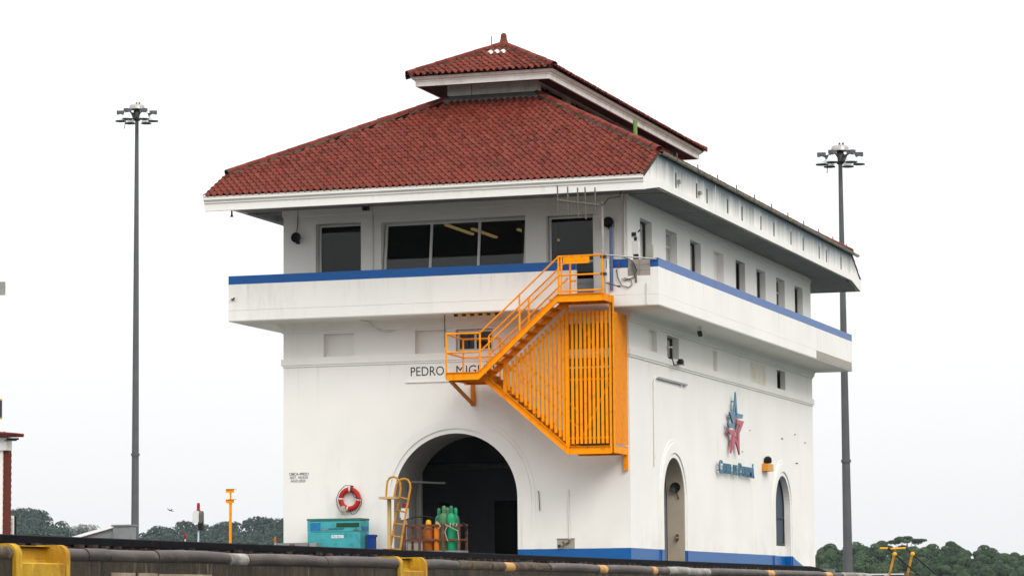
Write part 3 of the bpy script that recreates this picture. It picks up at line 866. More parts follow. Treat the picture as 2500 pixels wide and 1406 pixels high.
# ------- main roof
Z_F0, Z_F1 = 10.063, 10.44            # front fascia
XE, XW = 1.203, -11.203
SL = 0.5104                           # roof pitch (rise / run)
YE, YS = -2.68, -1.136                # front eave; where the side panels reach full height
Z_S = 11.243
YN = LB - YE                           # back eave
def zf(y): return 10.455 + SL * (y - YE)
rf = MB()
MX0, MX1, MY0, MY1 = -6.49, -3.75, 3.96, 19.08
zt = zf(MY0)
def deck(o_):
    P = [(XW, YE), (XE, YE), (XE, YS), (MX1, MY0), (MX0, MY0), (XW, YS)]
    z_ = [zf(YE), zf(YE), zf(YS), zt, zt, zf(YS)]
    v = [(p[0], p[1], q - o_) for p, q in zip(P, z_)]
    rf.add(v, [tuple(range(6))])
    v2 = [(p[0], LB - p[1], q - o_) for p, q in zip(P, z_)]
    rf.add(v2, [tuple(range(6))])
    for sx, e, mxx in ((1, XE, MX1), (-1, XW, MX0)):
        rf.add([(e, YS, Z_S - o_), (e, LB - YS, Z_S - o_), (mxx, MY1, zt - o_), (mxx, MY0, zt - o_)], [(0, 1, 2, 3)])
deck(0.04)
roof = rf.build('roof', 'mortar', H)
# front and back fascia with a moulded lip
for sgn in (1, -1):
    m = MB()
    yy = lambda o_: (YE - o_) if sgn == 1 else (YN + o_)
    prof = [(-0.10, Z_F0), (0.0, Z_F0), (0.0, 10.27), (0.03, 10.275), (0.03, 10.305), (0.015, 10.31), (0.06, 10.345), (0.085, 10.365), (0.085, 10.39), (0.045, 10.395), (0.085, 10.455), (-0.10, 10.46)]
    k = len(prof)
    m.add([(XW - 0.03, yy(o_), z) for o_, z in prof] + [(XE + 0.004, yy(o_), z) for o_, z in prof], [(j, j + 1, j + 1 + k, j + k) for j in range(k - 1)] + [tuple(range(k)), tuple(range(k, 2 * k))])
    m.build('fascia', 'white', roof)
# tall side panels with drain slots
slots = [0.64, 2.90, 4.06, 6.48, 8.24, 10.66, 12.40, 14.77, 16.54, 18.97, 20.10, 22.45]
pan = [(YE + 0.01, Z_F0), (YS, 10.309), (LB - YS, 10.309), (YN - 0.01, Z_F0), (YN - 0.01, 10.40), (LB - YS, Z_S - 0.045), (YS, Z_S - 0.045), (YE + 0.01, 10.40)]
for side, e in ((1, XE), (-1, XW)):
    m = MB()
    m.holed(pan, [rect(y - 0.09, y + 0.09, 10.51, 10.93) for y in slots], lambda a, b, d: (e - side * d, a, b), [0.03] * 12)
    m.prism(pan, lambda a, b, d: (e - side * d, a, b), 0.071, 0.14)
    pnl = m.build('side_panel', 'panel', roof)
    for y in slots:
        MB().prism(rect(y - 0.088, y + 0.088, 10.512, 10.928), lambda a, b, d: (e - side * d, a, b), 0.012, 0.03).build('slot_dark_strip', 'black', pnl)  # black strip painting in the dark inside each slot
    MB().prism(rect(5.02, 5.05, 10.315, 11.18), lambda a, b, d: (e + side * d, a, b), 0.0, 0.012).build('joint_strip', 'white', pnl)
# soffits
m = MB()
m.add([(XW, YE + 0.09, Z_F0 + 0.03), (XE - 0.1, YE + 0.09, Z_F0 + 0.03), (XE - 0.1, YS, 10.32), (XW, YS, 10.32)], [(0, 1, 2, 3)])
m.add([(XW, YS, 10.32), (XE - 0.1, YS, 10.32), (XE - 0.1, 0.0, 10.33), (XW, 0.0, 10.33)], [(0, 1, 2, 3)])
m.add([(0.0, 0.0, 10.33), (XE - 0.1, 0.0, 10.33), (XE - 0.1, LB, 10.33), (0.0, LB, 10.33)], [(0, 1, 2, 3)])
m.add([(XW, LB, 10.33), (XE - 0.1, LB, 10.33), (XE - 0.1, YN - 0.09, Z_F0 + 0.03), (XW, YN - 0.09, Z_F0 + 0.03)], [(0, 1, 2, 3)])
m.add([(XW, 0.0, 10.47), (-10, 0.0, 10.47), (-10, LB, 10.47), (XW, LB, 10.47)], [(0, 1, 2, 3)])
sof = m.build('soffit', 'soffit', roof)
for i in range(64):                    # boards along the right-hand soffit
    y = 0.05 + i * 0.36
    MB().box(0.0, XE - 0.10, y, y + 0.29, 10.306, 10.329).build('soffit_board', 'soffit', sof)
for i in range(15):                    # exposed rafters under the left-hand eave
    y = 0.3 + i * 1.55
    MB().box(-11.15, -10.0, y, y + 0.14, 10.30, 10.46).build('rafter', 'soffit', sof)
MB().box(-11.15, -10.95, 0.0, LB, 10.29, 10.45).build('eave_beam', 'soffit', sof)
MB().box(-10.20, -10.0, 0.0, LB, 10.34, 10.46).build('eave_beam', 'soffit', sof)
# gutters along both sides
for side, e in ((1, XE), (-1, XW)):
    m = sm(MB())
    prof = [(e + side * (0.085 + 0.07 * math.cos(t)), Z_S + 0.005 - 0.07 * math.sin(t)) for t in [R(a) for a in range(180, -1, -20)]]
    prof += [(x - side * 0.006 * (1 if j > 5 else 0), z) for j, (x, z) in enumerate(prof[::-1])]
    k = len(prof)
    y0, y1 = YS - 0.05, LB - YS + 0.75
    m.add([(x, y0, z) for x, z in prof] + [(x, y1, z) for x, z in prof], [(j, j + 1, j + 1 + k, j + k) for j in range(k - 1)])
    gt = m.build('gutter', 'gutter', roof)
    for i in range(11):
        y = 0.2 + i * 2.25
        MB().bar((e + side * 0.16, y, Z_S - 0.05), (e + side * 0.14, y + 0.05, Z_S + 0.16), 0.03, 0.012).build('gutter_bracket', 'darkmetal', gt)
# patch brackets at the first two slots
for y, z in ((0.86, 10.72), (3.12, 10.70)):
    MB().box(XE, XE + 0.09, y - 0.10, y + 0.06, z - 0.06, z + 0.03).build('patch_bracket', 'galv', roof)

# ------- clay tiles
P_, E_ = 0.1886, 0.285
PROF = []
for i in range(10):
    t = i / 9
    uu = -P_ / 2 + P_ * t
    if t < 0.66:
        hh = 0.012 + 0.062 * math.sin(math.pi * (t / 0.66)) ** 0.8
    else:
        hh = 0.012 - 0.012 * math.sin(math.pi * (t - 0.66) / 0.34)
    PROF.append((uu, hh))
def tile_geo():
    vs_, fs = [], []
    k = len(PROF)
    for v, lift in ((0.0, 0.034), (E_ + 0.03, 0.006)):
        vs_ += [(uu, v, hh * (1.0 if v == 0 else 0.92) + lift) for uu, hh in PROF]
    vs_ += [(uu, 0.004, hh + 0.006) for uu, hh in PROF]
    for j in range(k - 1):
        fs.append((j, j + 1, j + 1 + k, j + k))
        fs.append((j, j + 1, j + 1 + 2 * k, j + 2 * k))
    return vs_, fs
TV, TF = tile_geo()
def tile_col():
    b = random.uniform(0.80, 1.15)
    h = random.uniform(-1, 1)
    c = [0.165 * b, (0.038 + 0.005 * h) * b, (0.026 + 0.003 * h) * b]
    if random.random() < 0.03:
        c = [q * 0.65 for q in c]
    if random.random() < 0.03:
        c = [0.17 * b, 0.046 * b, 0.032 * b]
    return c
def set_tint(me, cols):
    at = me.attributes.new("tint", 'FLOAT_COLOR', 'FACE')
    flat = []
    for c in cols:
        flat += [c[0], c[1], c[2], 1.0]
    at.data.foreach_set('color', flat)
class Tiles:
    def __init__(s):
        s.v, s.f, s.c = [], [], []
    def put(s, mat, col):
        k = len(s.v)
        jit = Matrix.Translation((random.uniform(-.006, .006), random.uniform(-.02, .02), random.uniform(-.003, .004))) @ Matrix.Rotation(random.uniform(-0.012, 0.012), 4, 'Z')
        mm_ = mat @ jit
        s.v += [tuple(mm_ @ Vector(p)) for p in TV]
        s.f += [tuple(i + k for i in q) for q in TF]
        s.c += [col] * len(TF)
    def build(s, name, parent):
        me = bpy.data.meshes.new(name)
        me.from_pydata(s.v, [], s.f)
        me.polygons.foreach_set('use_smooth', [True] * len(me.polygons))
        me.set_sharp_from_angle(angle=R(50))
        set_tint(me, s.c)
        me.materials.append(MAT['tile'])
        o = bpy.data.objects.new(name, me)
        register(o, parent, (0, 0, 0))
        return tag(o, kind='stuff')
VAR = []
for i in range(14):
    me = bpy.data.meshes.new('roof_tile')
    me.from_pydata(TV, [], TF)
    me.polygons.foreach_set('use_smooth', [True] * len(me.polygons))
    me.set_sharp_from_angle(angle=R(50))
    set_tint(me, [tile_col()] * len(TF))
    me.materials.append(MAT['tile'])
    VAR.append(me)
def frame(O, U, V):
    U, V = Vector(U).normalized(), Vector(V).normalized()
    Nn = U.cross(V).normalized()
    m = Matrix((U, V, Nn)).transposed().to_4x4()
    m.translation = Vector(O)
    return m
def slope(O, U, V, width, length, inside, sink, special=None, singles=0, parent=None):
    """lay courses of tiles; the first `singles` tiles (nearest the eave) become objects"""
    F = frame(O, U, V)
    nc = int(round(width / P_))
    p = width / nc
    made = 0
    rows = int(length / E_) + 1
    for j in range(rows):
        for i in range(nc):
            uu, vv = (i + 0.5) * p, j * E_ - 0.06
            w_ = F @ Vector((uu, vv + E_ * 0.55, 0))
            if not inside(w_):
                continue
            mt = F @ Matrix.Translation((uu, vv, 0))
            if made < singles:
                o = bpy.data.objects.new('roof_tile', random.choice(VAR))
                COL.objects.link(o)
                o.parent = parent
                o.matrix_basis = Matrix.Translation(-WO[parent.name]) @ mt @ Matrix.Rotation(random.uniform(-0.012, 0.012), 4, 'Z')
                made += 1
            else:
                sink.put(mt, special(j, i) if special and special(j, i) else tile_col())
TS = Tiles()
ca = 1 / math.sqrt(1 + SL * SL)
run = MY0 - YE
def in_front(w_):
    k = max(0.0, w_.y - YS)
    return XW + k + 0.02 < w_.x < XE - k - 0.02 and w_.y < MY0
slope((XW - 0.04, YE - 0.02, zf(YE) - 0.0), (1, 0, 0), (0, 1, SL), XE - XW + 0.06, run / ca, in_front, TS, singles=300, parent=roof)
def in_back(w_):
    return in_front(Vector((w_.x, LB - w_.y, 0)))
slope((XE + 0.02, YN + 0.02, zf(YE)), (-1, 0, 0), (0, -1, SL), XE - XW + 0.06, run / ca, in_back, TS)
def in_right(w_):
    k = XE - w_.x
    return YS + k < w_.y < LB - YS - k and w_.x > MX1
slope((XE + 0.03, YS, Z_S - 0.01), (0, 1, 0), (-1, 0, 0.526), LB - 2 * YS, (XE - MX1) / 0.885, in_right, TS)
def in_left(w_):
    k = w_.x - XW
    return YS + k < w_.y < LB - YS - k and w_.x < MX0
slope((XW - 0.03, LB - YS, Z_S - 0.01), (0, -1, 0), (1, 0, 0.526), LB - 2 * YS, (MX0 - XW) / 0.885, in_left, TS)
TS.build('roof_tile_field', roof)

# hip and ridge caps
def cap_mesh():
    vs_, fs = [], []
    n = 8
    for y, r_ in ((0.0, 0.115), (0.40, 0.092)):
        for j in range(n + 1):
            t = math.pi * j / n
            vs_.append((r_ * math.cos(t) * 1.05, y, r_ * math.sin(t) * 0.95 - 0.01))
    for j in range(n + 1):
        t = math.pi * j / n
        vs_.append((0.09 * math.cos(t), 0.004, 0.09 * math.sin(t) - 0.012))
    k = n + 1
    for j in range(n):
        fs += [(j, j + 1, j + 1 + k, j + k), (j, j + 1, j + 1 + 2 * k, j + 2 * k)]
    return vs_, fs
CV, CF = cap_mesh()
CAPS = []
for i in range(8):
    me = bpy.data.meshes.new('ridge_tile')
    me.from_pydata(CV, [], CF)
    me.polygons.foreach_set('use_smooth', [True] * len(me.polygons))
    me.set_sharp_from_angle(angle=R(50))
    set_tint(me, [tile_col()] * len(CF))
    me.materials.append(MAT['tile'])
    CAPS.append(me)
def caps(A, Bp, parent, mortar=True, sag=0.0):
    A, Bp = Vector(A), Vector(Bp)
    d = (Bp - A)
    L = d.length
    V = d.normalized()
    U = V.cross(Vector((0, 0, 1))).normalized()
    F = frame(A, U, V)
    n = max(1, int(round(L / 0.345)))
    for i in range(n):
        o = bpy.data.objects.new('ridge_tile', CAPS[random.randrange(8)])
        COL.objects.link(o)
        o.parent = parent
        mt = F @ Matrix.Translation((random.uniform(-.01, .01), L * i / n, 0.045 + random.uniform(-.006, .006))) @ Matrix.Rotation(R(2.2), 4, 'X') @ Matrix.Rotation(random.uniform(-.03, .03), 4, 'Z')
        o.matrix_basis = Matrix.Translation(-WO[parent.name]) @ mt
    if mortar:
        m = sm(MB())
        k = int(L / 0.09)
        for sx in (-1, 1):
            vv = []
            for i in range(k + 1):
                t = L * i / k
                wj = random.uniform(0.12, 0.21)
                vv += [tuple(F @ Vector((0, t, 0.06))), tuple(F @ Vector((sx * 0.10, t, 0.055 + random.uniform(-.01, .01)))), tuple(F @ Vector((sx * wj, t, -0.105 * wj / 0.15 + 0.045 + random.uniform(-.02, .01))))]
            m.add(vv, [q for i in range(k) for q in ((i * 3, i * 3 + 1, i * 3 + 4, i * 3 + 3), (i * 3 + 1, i * 3 + 2, i * 3 + 5, i * 3 + 4))])
        m.build('hip_mortar', 'mortar', parent)
zc = 0.03
for e, mxx in ((XE, MX1), (XW, MX0)):
    caps((e + (0.02 if e > 0 else -0.02), YS - 0.02, Z_S + zc), (mxx, MY0, zt + zc), roof)
    caps((e, LB - YS, Z_S + zc), (mxx, MY1, zt + zc), roof)
# verge along the two raking ends of the front slope
for e in (XE, XW):
    MB().bar((e, YE - 0.02, zf(YE) - 0.03), (e, YS, zf(YS) - 0.02), 0.05, 0.06).build('verge', 'mortar', roof)
sm(MB()).tube([(-1.0, 4.52, 12.45), (-1.0, 4.52, 13.08)], 0.062, 10).build('vent_pipe', 'greenpipe', roof)

# ------- roof monitor
mon = MB()
mz0, mz1 = zt - 0.35, 14.42
mon.holed(rect(MX0, MX1, mz0, mz1), [], lambda a, b, d: (a, MY0 + d, b), [])
mw = [rect(MY0 + 0.35 + i * 3.0, MY0 + 0.35 + i * 3.0 + 2.55, 13.55, 14.25) for i in range(5)]
for xx, sg in ((MX1, -1), (MX0, 1)):
    mon.holed(rect(MY0, MY1, mz0, mz1), mw, lambda a, b, d: (xx + sg * d, a, b), [0.15] * 5)
mon.add([(MX0, MY1, mz0), (MX1, MY1, mz0), (MX1, MY1, mz1), (MX0, MY1, mz1)], [(0, 1, 2, 3)])
mon = mon.build('roof_monitor', 'grimy', H)
MB().box(MX0 + 0.3, MX1 - 0.3, MY0 + 0.3, MY1 - 0.3, mz0, mz1 - 0.02).build('louvre_void', 'black', mon)
for xx, sg in ((MX1, -1), (MX0, 1)):
    for i in range(5):
        y0 = MY0 + 0.35 + i * 3.0
        MB().box(*sorted((xx + sg * 0.08, xx + sg * 0.11)), y0 + 0.9, y0 + 0.95, 13.55, 14.25).build('louvre_post', 'darkmetal', mon)
m = MB()
for x in (-5.75,):
    m.box(x, x + 0.015, MY0 - 0.006, MY0, zt, mz1 - 0.1)
m.prism([(MY0 - 0.26, zf(MY0 - 0.26) + 0.02), (MY0 - 0.26, zf(MY0 - 0.26) + 0.115), (MY0 - 0.01, zt + 0.15), (MY0 - 0.01, zt)], lambda a, b, d: (d, a, b), MX0 - 0.1, MX1 + 0.1)
m.build('flashing', 'leadgrey', mon)
fx = MB()
EX0, EX1, EY0, EY1 = -7.12, -3.08, 2.98, 20.0
fx.sweep([(-0.06, 14.163), (0.0, 14.163), (0.0, 14.30), (0.022, 14.305), (0.022, 14.33), (0.06, 14.36), (0.085, 14.365), (0.085, 14.385), (0.10, 14.39), (0.125, 14.43), (-0.1, 14.44)], EX0, EX1, EY0, EY1)
fx.build('monitor_fascia', 'grimy', mon)
MB().add([(MX0 + .01, MY0 + .01, 14.31), (MX1 - .01, MY0 + .01, 14.31), (MX1 - .01, MY1 - .01, 14.31), (MX0 + .01, MY1 - .01, 14.31),
          (EX0 + .05, EY0 + .05, 14.172), (EX1 - .05, EY0 + .05, 14.172), (EX1 - .05, EY1 - .05, 14.172), (EX0 + .05, EY1 - .05, 14.172)],
         [(0, 1, 5, 4), (1, 2, 6, 5), (2, 3, 7, 6), (3, 0, 4, 7)]).build('monitor_soffit', 'dark_soffit', mon)
TX0, TX1, TY0, TY1 = -7.30, -2.90, 2.80, 20.18
EZ = 14.44
hw = (TX1 - TX0) / 2
xr = (TX0 + TX1) / 2
S2 = 0.50
rz = EZ + hw * S2
m = MB()
m.add([(TX0, TY0, EZ), (TX1, TY0, EZ), (xr, TY0 + hw, rz), (TX0, TY1, EZ), (TX1, TY1, EZ), (xr, TY1 - hw, rz)], [(0, 1, 2), (3, 5, 4), (1, 4, 5, 2), (0, 2, 5, 3)])
mr = m.build('monitor_roof', 'mortar', mon)
TM = Tiles()
ca2 = 1 / math.sqrt(1 + S2 * S2)
slope((TX0, TY0 - 0.0, EZ + 0.015), (1, 0, 0), (0, 1, S2), TX1 - TX0, hw / ca2, lambda w_: TX0 + (w_.y - TY0) < w_.x < TX1 - (w_.y - TY0), TM,
      special=lambda j, i: (0.62, 0.64, 0.62) if (j == 6 and i in (10, 11, 12)) else None)
slope((TX1, TY1, EZ + 0.015), (-1, 0, 0), (0, -1, S2), TX1 - TX0, hw / ca2, lambda w_: TX0 + (TY1 - w_.y) < w_.x < TX1 - (TY1 - w_.y), TM)
slope((TX1, TY0, EZ + 0.015), (0, 1, 0), (-1, 0, S2), TY1 - TY0, hw / ca2, lambda w_: TY0 + (TX1 - w_.x) < w_.y < TY1 - (TX1 - w_.x), TM)
slope((TX0, TY1, EZ + 0.015), (0, -1, 0), (1, 0, S2), TY1 - TY0, hw / ca2, lambda w_: TY0 + (w_.x - TX0) < w_.y < TY1 - (w_.x - TX0), TM)
# the tile field hangs directly on the house's monitor part
TM.build('roof_tile_field', mon)
for e in (TX0, TX1):
    caps((e, TY0, EZ + zc), (xr, TY0 + hw, rz + zc), mon)
    caps((e, TY1, EZ + zc), (xr, TY1 - hw, rz + zc), mon)
caps((xr, TY0 + hw, rz + zc), (xr, TY1 - hw, rz + zc), mon, mortar=False)
me = sm(MB()).lathe([(0.17, -0.06), (0.165, 0.06), (0.12, 0.16), (0.095, 0.24), (0.085, 0.34), (0.07, 0.39), (0.03, 0.415), (0.0, 0.42)], (xr, TY0 + hw + 0.02, rz)).mesh('finial', 'tile')
set_tint(me, [(0.16, 0.05, 0.035)] * len(me.polygons))
register(bpy.data.objects.new('finial', me), mon, (0, 0, 0))
sm(MB()).tube([(xr - 0.34, TY0 + hw - 0.1, rz - 0.22), (xr - 0.34, TY0 + hw - 0.1, rz + 0.32)], 0.014, 6).build('lightning_rod', 'darkmetal', mon)
sm(MB()).tube([(xr + 0.75, TY0 + 1.6, rz - 0.45), (xr + 0.75, TY0 + 1.6, rz - 0.2)], 0.010, 6).build('lightning_rod', 'darkmetal', mon)

# ------------------------------------------------------------------ orange staircase on the front
S = thing('staircase', 'bright orange steel staircase with slatted screen climbing the front of the control house', 'staircase', (-2.0, -1.2, 2.88))
YO, YI, YW = -2.15, -1.35, -0.35          # outer stringer, middle line, inner (wall) stringer
LZ, UPZ, BZ = 5.47, 7.445, 3.47           # mid landing, upper landing, lower landing
def stringer(pts, y, th=0.05, h=0.19):
    """steel channel following the tread line in the plane y"""
    m = MB()
    top = pts
    bot = [(x, z - h) for x, z in pts]
    poly = top + bot[::-1]
    m.prism(poly, lambda a, b, d: (a, y + d, b), -th / 2, th / 2)
    # thin flanges
    for (x0, z0), (x1, z1) in zip(pts[:-1], pts[1:]):
        m.bar((x0, y - 0.03, z0 + 0.004), (x1, y - 0.03, z1 + 0.004), 0.07, 0.012)
        m.bar((x0, y - 0.03, z0 - h - 0.004), (x1, y - 0.03, z1 - h - 0.004), 0.07, 0.012)
    return m.build('stringer', 'orange', S)
stringer([(-4.43, LZ), (-3.53, LZ), (-1.33, UPZ), (-0.10, UPZ)], YO)
stringer([(-3.53, LZ), (-1.33, UPZ), (-0.10, UPZ)], YI + 0.03)
stringer([(-4.55, LZ), (-3.62, LZ), (-1.30, BZ), (-0.12, BZ)], YI - 0.04)
stringer([(-4.55, LZ), (-3.62, LZ), (-1.30, BZ), (-0.12, BZ)], YW)
# treads
for i in range(10):
    t = (i + 0.5) / 10
    x, z = -3.53 + 2.2 * t, LZ + (UPZ - LZ) * t
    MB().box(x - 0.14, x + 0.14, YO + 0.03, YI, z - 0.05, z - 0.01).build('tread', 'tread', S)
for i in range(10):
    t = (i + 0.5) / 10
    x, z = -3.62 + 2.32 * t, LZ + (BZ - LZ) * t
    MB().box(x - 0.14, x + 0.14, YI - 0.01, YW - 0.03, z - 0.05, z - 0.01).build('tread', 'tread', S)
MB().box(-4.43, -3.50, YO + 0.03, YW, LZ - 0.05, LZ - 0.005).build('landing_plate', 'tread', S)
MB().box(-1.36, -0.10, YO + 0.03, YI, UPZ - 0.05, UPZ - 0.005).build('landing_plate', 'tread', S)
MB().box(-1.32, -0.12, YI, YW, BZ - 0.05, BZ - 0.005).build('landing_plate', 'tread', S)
MB().box(-4.47, -4.42, YO, YW, LZ - 0.18, LZ).build('landing_edge', 'orange', S)
MB().box(-0.10, -0.05, YO, YI - 0.02, UPZ - 0.19, UPZ).build('landing_edge', 'orange', S)
MB().box(-0.10, -0.05, YI, -0.10, BZ - 0.18, BZ + 0.0).build('landing_edge', 'orange', S)
# rails
def bar_t(name, pts, r=0.024):
    return sm(MB()).tube(pts, r, 8).build(name, 'orange', S)
zt1, zm1 = LZ + 1.04, LZ + 0.54
for y, x0 in ((YO, -4.45), (YW - 0.1, -4.55)):
    bar_t('hand_rail', [(x0, y, zt1), (-3.50, y, zt1)])
    bar_t('mid_rail', [(x0, y, zm1), (-3.50, y, zm1)])
    bar_t('post', [(x0, y, LZ - 0.1), (x0, y, zt1)], 0.027)
    bar_t('post', [(-3.50, y, LZ - 0.1), (-3.50, y, zt1)], 0.027)
bar_t('hand_rail', [(-4.45, YO, zt1), (-4.55, YW - 0.1, zt1)])
bar_t('mid_rail', [(-4.45, YO, zm1), (-4.55, YW - 0.1, zm1)])
k_ = (UPZ - LZ) / 2.2
for y in (YO, YI + 0.02):
    bar_t('hand_rail', [(-3.50, y, zt1), (-1.28, y, UPZ + 1.02)])
    bar_t('mid_rail', [(-3.50, y, zm1), (-1.28, y, UPZ + 0.52)])
    x = -2.39
    bar_t('post', [(x, y, LZ + k_ * (x + 3.53) - 0.08), (x, y, zt1 + (UPZ + 1.02 - zt1) * (x + 3.5) / 2.22)], 0.027)
bar_t('post', [(-3.52, YI + 0.02, LZ - 0.1), (-3.52, YI + 0.02, zt1)], 0.027)
# inner rail of the lower flight, seen through the slats
for dz in (1.0, 0.55):
    bar_t('mid_rail', [(-3.55, YW - 0.08, LZ + dz), (-1.30, YW - 0.08, BZ + dz)], 0.022)
for x in (-1.30, -1.22):
    bar_t('post', [(x, YO, UPZ - 0.02), (x, YO, UPZ + 1.03)], 0.028)
bar_t('post', [(-0.09, YO, UPZ - 0.02), (-0.09, YO, UPZ + 1.03)], 0.034)
bar_t('post', [(-1.22, YI, UPZ - 0.02), (-1.22, YI, UPZ + 1.0)], 0.028)
for z in (1.01, 0.51, 0.09):
    bar_t('hand_rail' if z > 1 else 'mid_rail', [(-1.30, YO, UPZ + z), (-0.09, YO, UPZ + z)])
MB().box(-1.165, -0.445, YO - 0.015, YO - 0.005, 8.25, 8.44).build('sign_plate', 'orange', S)
MB().box(-1.20, -1.05, YI - 0.03, YI + 0.01, 7.85, 7.90).build('latch', 'orange', S)
# screen posts, rails, braces
for x, z0, z1 in ((-3.05, 4.90, 5.75), (-1.31, 3.28, 7.25), (-0.09, 3.28, 7.45)):
    MB().box(x - 0.045, x + 0.045, YI - 0.09, YI - 0.02, z0, z1).build('screen_post', 'orange', S)
MB().box(-0.075, -0.02, YI - 0.09, YI + 0.0, 3.28, 7.45).build('screen_post', 'orange', S)
MB().box(-0.16, -0.05, -0.09, -0.005, 2.88, 3.50).build('wall_leg', 'orange', S)
MB().bar((-1.25, YI + 0.01, 6.98), (-0.10, YI + 0.01, 6.98), 0.03, 0.05).build('screen_rail', 'orange', S)
MB().bar((-1.25, YI + 0.01, 5.25), (-0.10, YI + 0.01, 5.25), 0.03, 0.05).build('screen_rail', 'orange', S)
MB().bar((-1.25, YI + 0.01, 3.70), (-0.10, YI + 0.01, 3.70), 0.03, 0.05).build('screen_rail', 'orange', S)
MB().bar((-3.0, YI + 0.01, 5.50), (-1.33, YI + 0.01, 6.95), 0.03, 0.05).build('screen_rail', 'orange', S)
MB().bar((-3.0, YI + 0.01, 5.10), (-1.33, YI + 0.01, 3.68), 0.03, 0.05).build('screen_rail', 'orange', S)
MB().bar((-1.1, YI + 0.35, 3.6), (-0.2, YI + 0.35, 5.3), 0.03, 0.05).build('brace', 'orange', S)
MB().bar((-1.1, YI + 0.35, 6.9), (-0.2, YI + 0.35, 5.3), 0.03, 0.05).build('brace', 'orange', S)
# slats, front
x = -2.95
while x < -0.16:
    if x < -1.37:
        t = (x + 2.984) / (2.984 - 1.366)
        z1 = 5.673 + (7.055 - 5.673) * t
        z0 = 5.048 - (5.048 - 3.53) * (x + 2.989) / (2.989 - 1.289)
    else:
        z0, z1 = 3.545, 7.055
    j = random.uniform(-0.004, 0.004)
    MB().box(x - 0.037 + j, x + 0.037 + j, YI - 0.055, YI - 0.030, z0, z1 + random.uniform(-0.01, 0.01)).build('slat', 'orange', S)
    x += 0.1185
for i in range(11):                        # slats on the return side
    y = YI + 0.03 + i * 0.116
    MB().box(-0.035, -0.020, y, y + 0.055, 3.54, 7.03).build('slat', 'orange', S)
# bracket under the mid landing
MB().bar((-4.42, -1.90, 5.28), (-4.42, -0.03, 4.76), 0.10, 0.05, up=(0, 0, 1)).build('bracket', 'tread', S)
MB().box(-4.48, -4.36, -0.06, -0.005, 4.72, 5.30).build('bracket', 'tread', S)

# ------------------------------------------------------------------ fittings on the house
def horn(name, c, r, label):
    t = thing(name, label, 'speaker', (c[0], -0.01, c[2]))
    sm(MB()).lathe([(0.05, 0.0), (0.06, 0.06), (r * 0.75, 0.10), (r, 0.16), (r * 0.97, 0.165), (r * 0.5, 0.11), (0.0, 0.10)], (c[0], -0.01, c[2]), (0, -1, 0), 18).build('horn', 'black', t)
    MB().box(c[0] - 0.03, c[0] + 0.05, -0.08, -0.001, c[2] - r - 0.03, c[2] - r * 0.55).build('mount', 'darkmetal', t)
    return t
horn('horn_speaker', (-9.56, 0, 9.555), 0.145, 'round dark horn speaker left of the small upper window')
horn('horn_speaker', (-0.49, 0, 9.565), 0.15, 'round black horn speaker beside the antenna mast')
t = thing('floodlight', 'small dark floodlight tucked under the front eave', 'floodlight', (-7.49, -0.02, 10.2))
MB().box(-7.56, -7.40, -0.22, -0.06, 10.22, 10.34).build('housing', 'black', t)
MB().bar((-7.48, -0.12, 10.34), (-7.48, -0.03, 10.40), 0.05, 0.03).build('bracket', 'darkmetal', t)
t = thing('pendant_horn', 'small dark flared fitting hanging under the far left roof corner', 'lamp', (-10.54, -2.4, 9.9))
sm(MB()).lathe([(0.022, 0.0), (0.025, 0.10), (0.035, 0.13), (0.055, 0.155), (0.0, 0.156)], (-10.54, -2.4, 10.07), (0, 0, -1), 12).build('shade', 'black', t)
sm(MB()).lathe([(0.022, 0.0), (0.022, 0.03)], (-10.54, -2.4, 10.10), (0, 0, -1), 10).build('stem', 'black', t)
def pipe(name, pts, r, mat, label, cat, group=None):
    return sm(MB()).tube(pts, r, 8).solo(name, mat, label, cat, group)
pipe('conduit', [(-9.55, -0.02, 10.39), (-9.555, -0.03, 10.0), (-9.58, -0.05, 9.72)], 0.012, 'cable', 'thin cable dropping to the left horn speaker', 'cable')
pipe('conduit', [(-7.325, -0.025, 10.36), (-7.325, -0.025, 7.49)], 0.022, 'pvc', 'thin white conduit between small and wide upper windows', 'conduit')
pipe('conduit', [(-0.075, -0.03, 10.34), (-0.08, -0.03, 9.8), (-0.09, -0.03, 7.49)], 0.026, 'pvc', 'white conduit running down the near corner of upper storey', 'conduit')
pipe('conduit', [(-0.35, -0.025, 9.60), (-0.355, -0.025, 7.49)], 0.024, 'pvc', 'short white pipe just right of the black horn speaker', 'conduit')
pipe('utility_pole', [(-0.115, -1.22, 7.6), (-0.11, -1.22, 9.28)], 0.05, 'bluepole', 'slim blue grey pole standing against parapet by the gate', 'pole')
pipe('hose', [(-7.57, -0.35, 7.155), (-7.40, -0.2, 7.12), (-7.31, -0.10, 7.0), (-7.15, -0.06, 6.89), (-6.92, -0.05, 6.83), (-6.72, -0.04, 6.845)], 0.022, 'pvc', 'pale curved hose under the balcony left of the staircase', 'hose')
pipe('hanging_cord', [(-4.92, -0.9, 7.155), (-4.92, -0.9, 6.28)], 0.014, 'cable', 'dark cord hanging below balcony beside the mid landing', 'cord')
t = thing('striped_barrier', 'black and yellow striped warning bar under the balcony', 'barrier', (-3.98, -1.0, 7.08))
for i in range(11):
    MB().box(-4.62 + i * 0.117, -4.62 + (i + 1) * 0.117, -1.02, -0.98, 7.085, 7.150).build('stripe', 'black' if i % 2 == 0 else 'yellowcap', t)
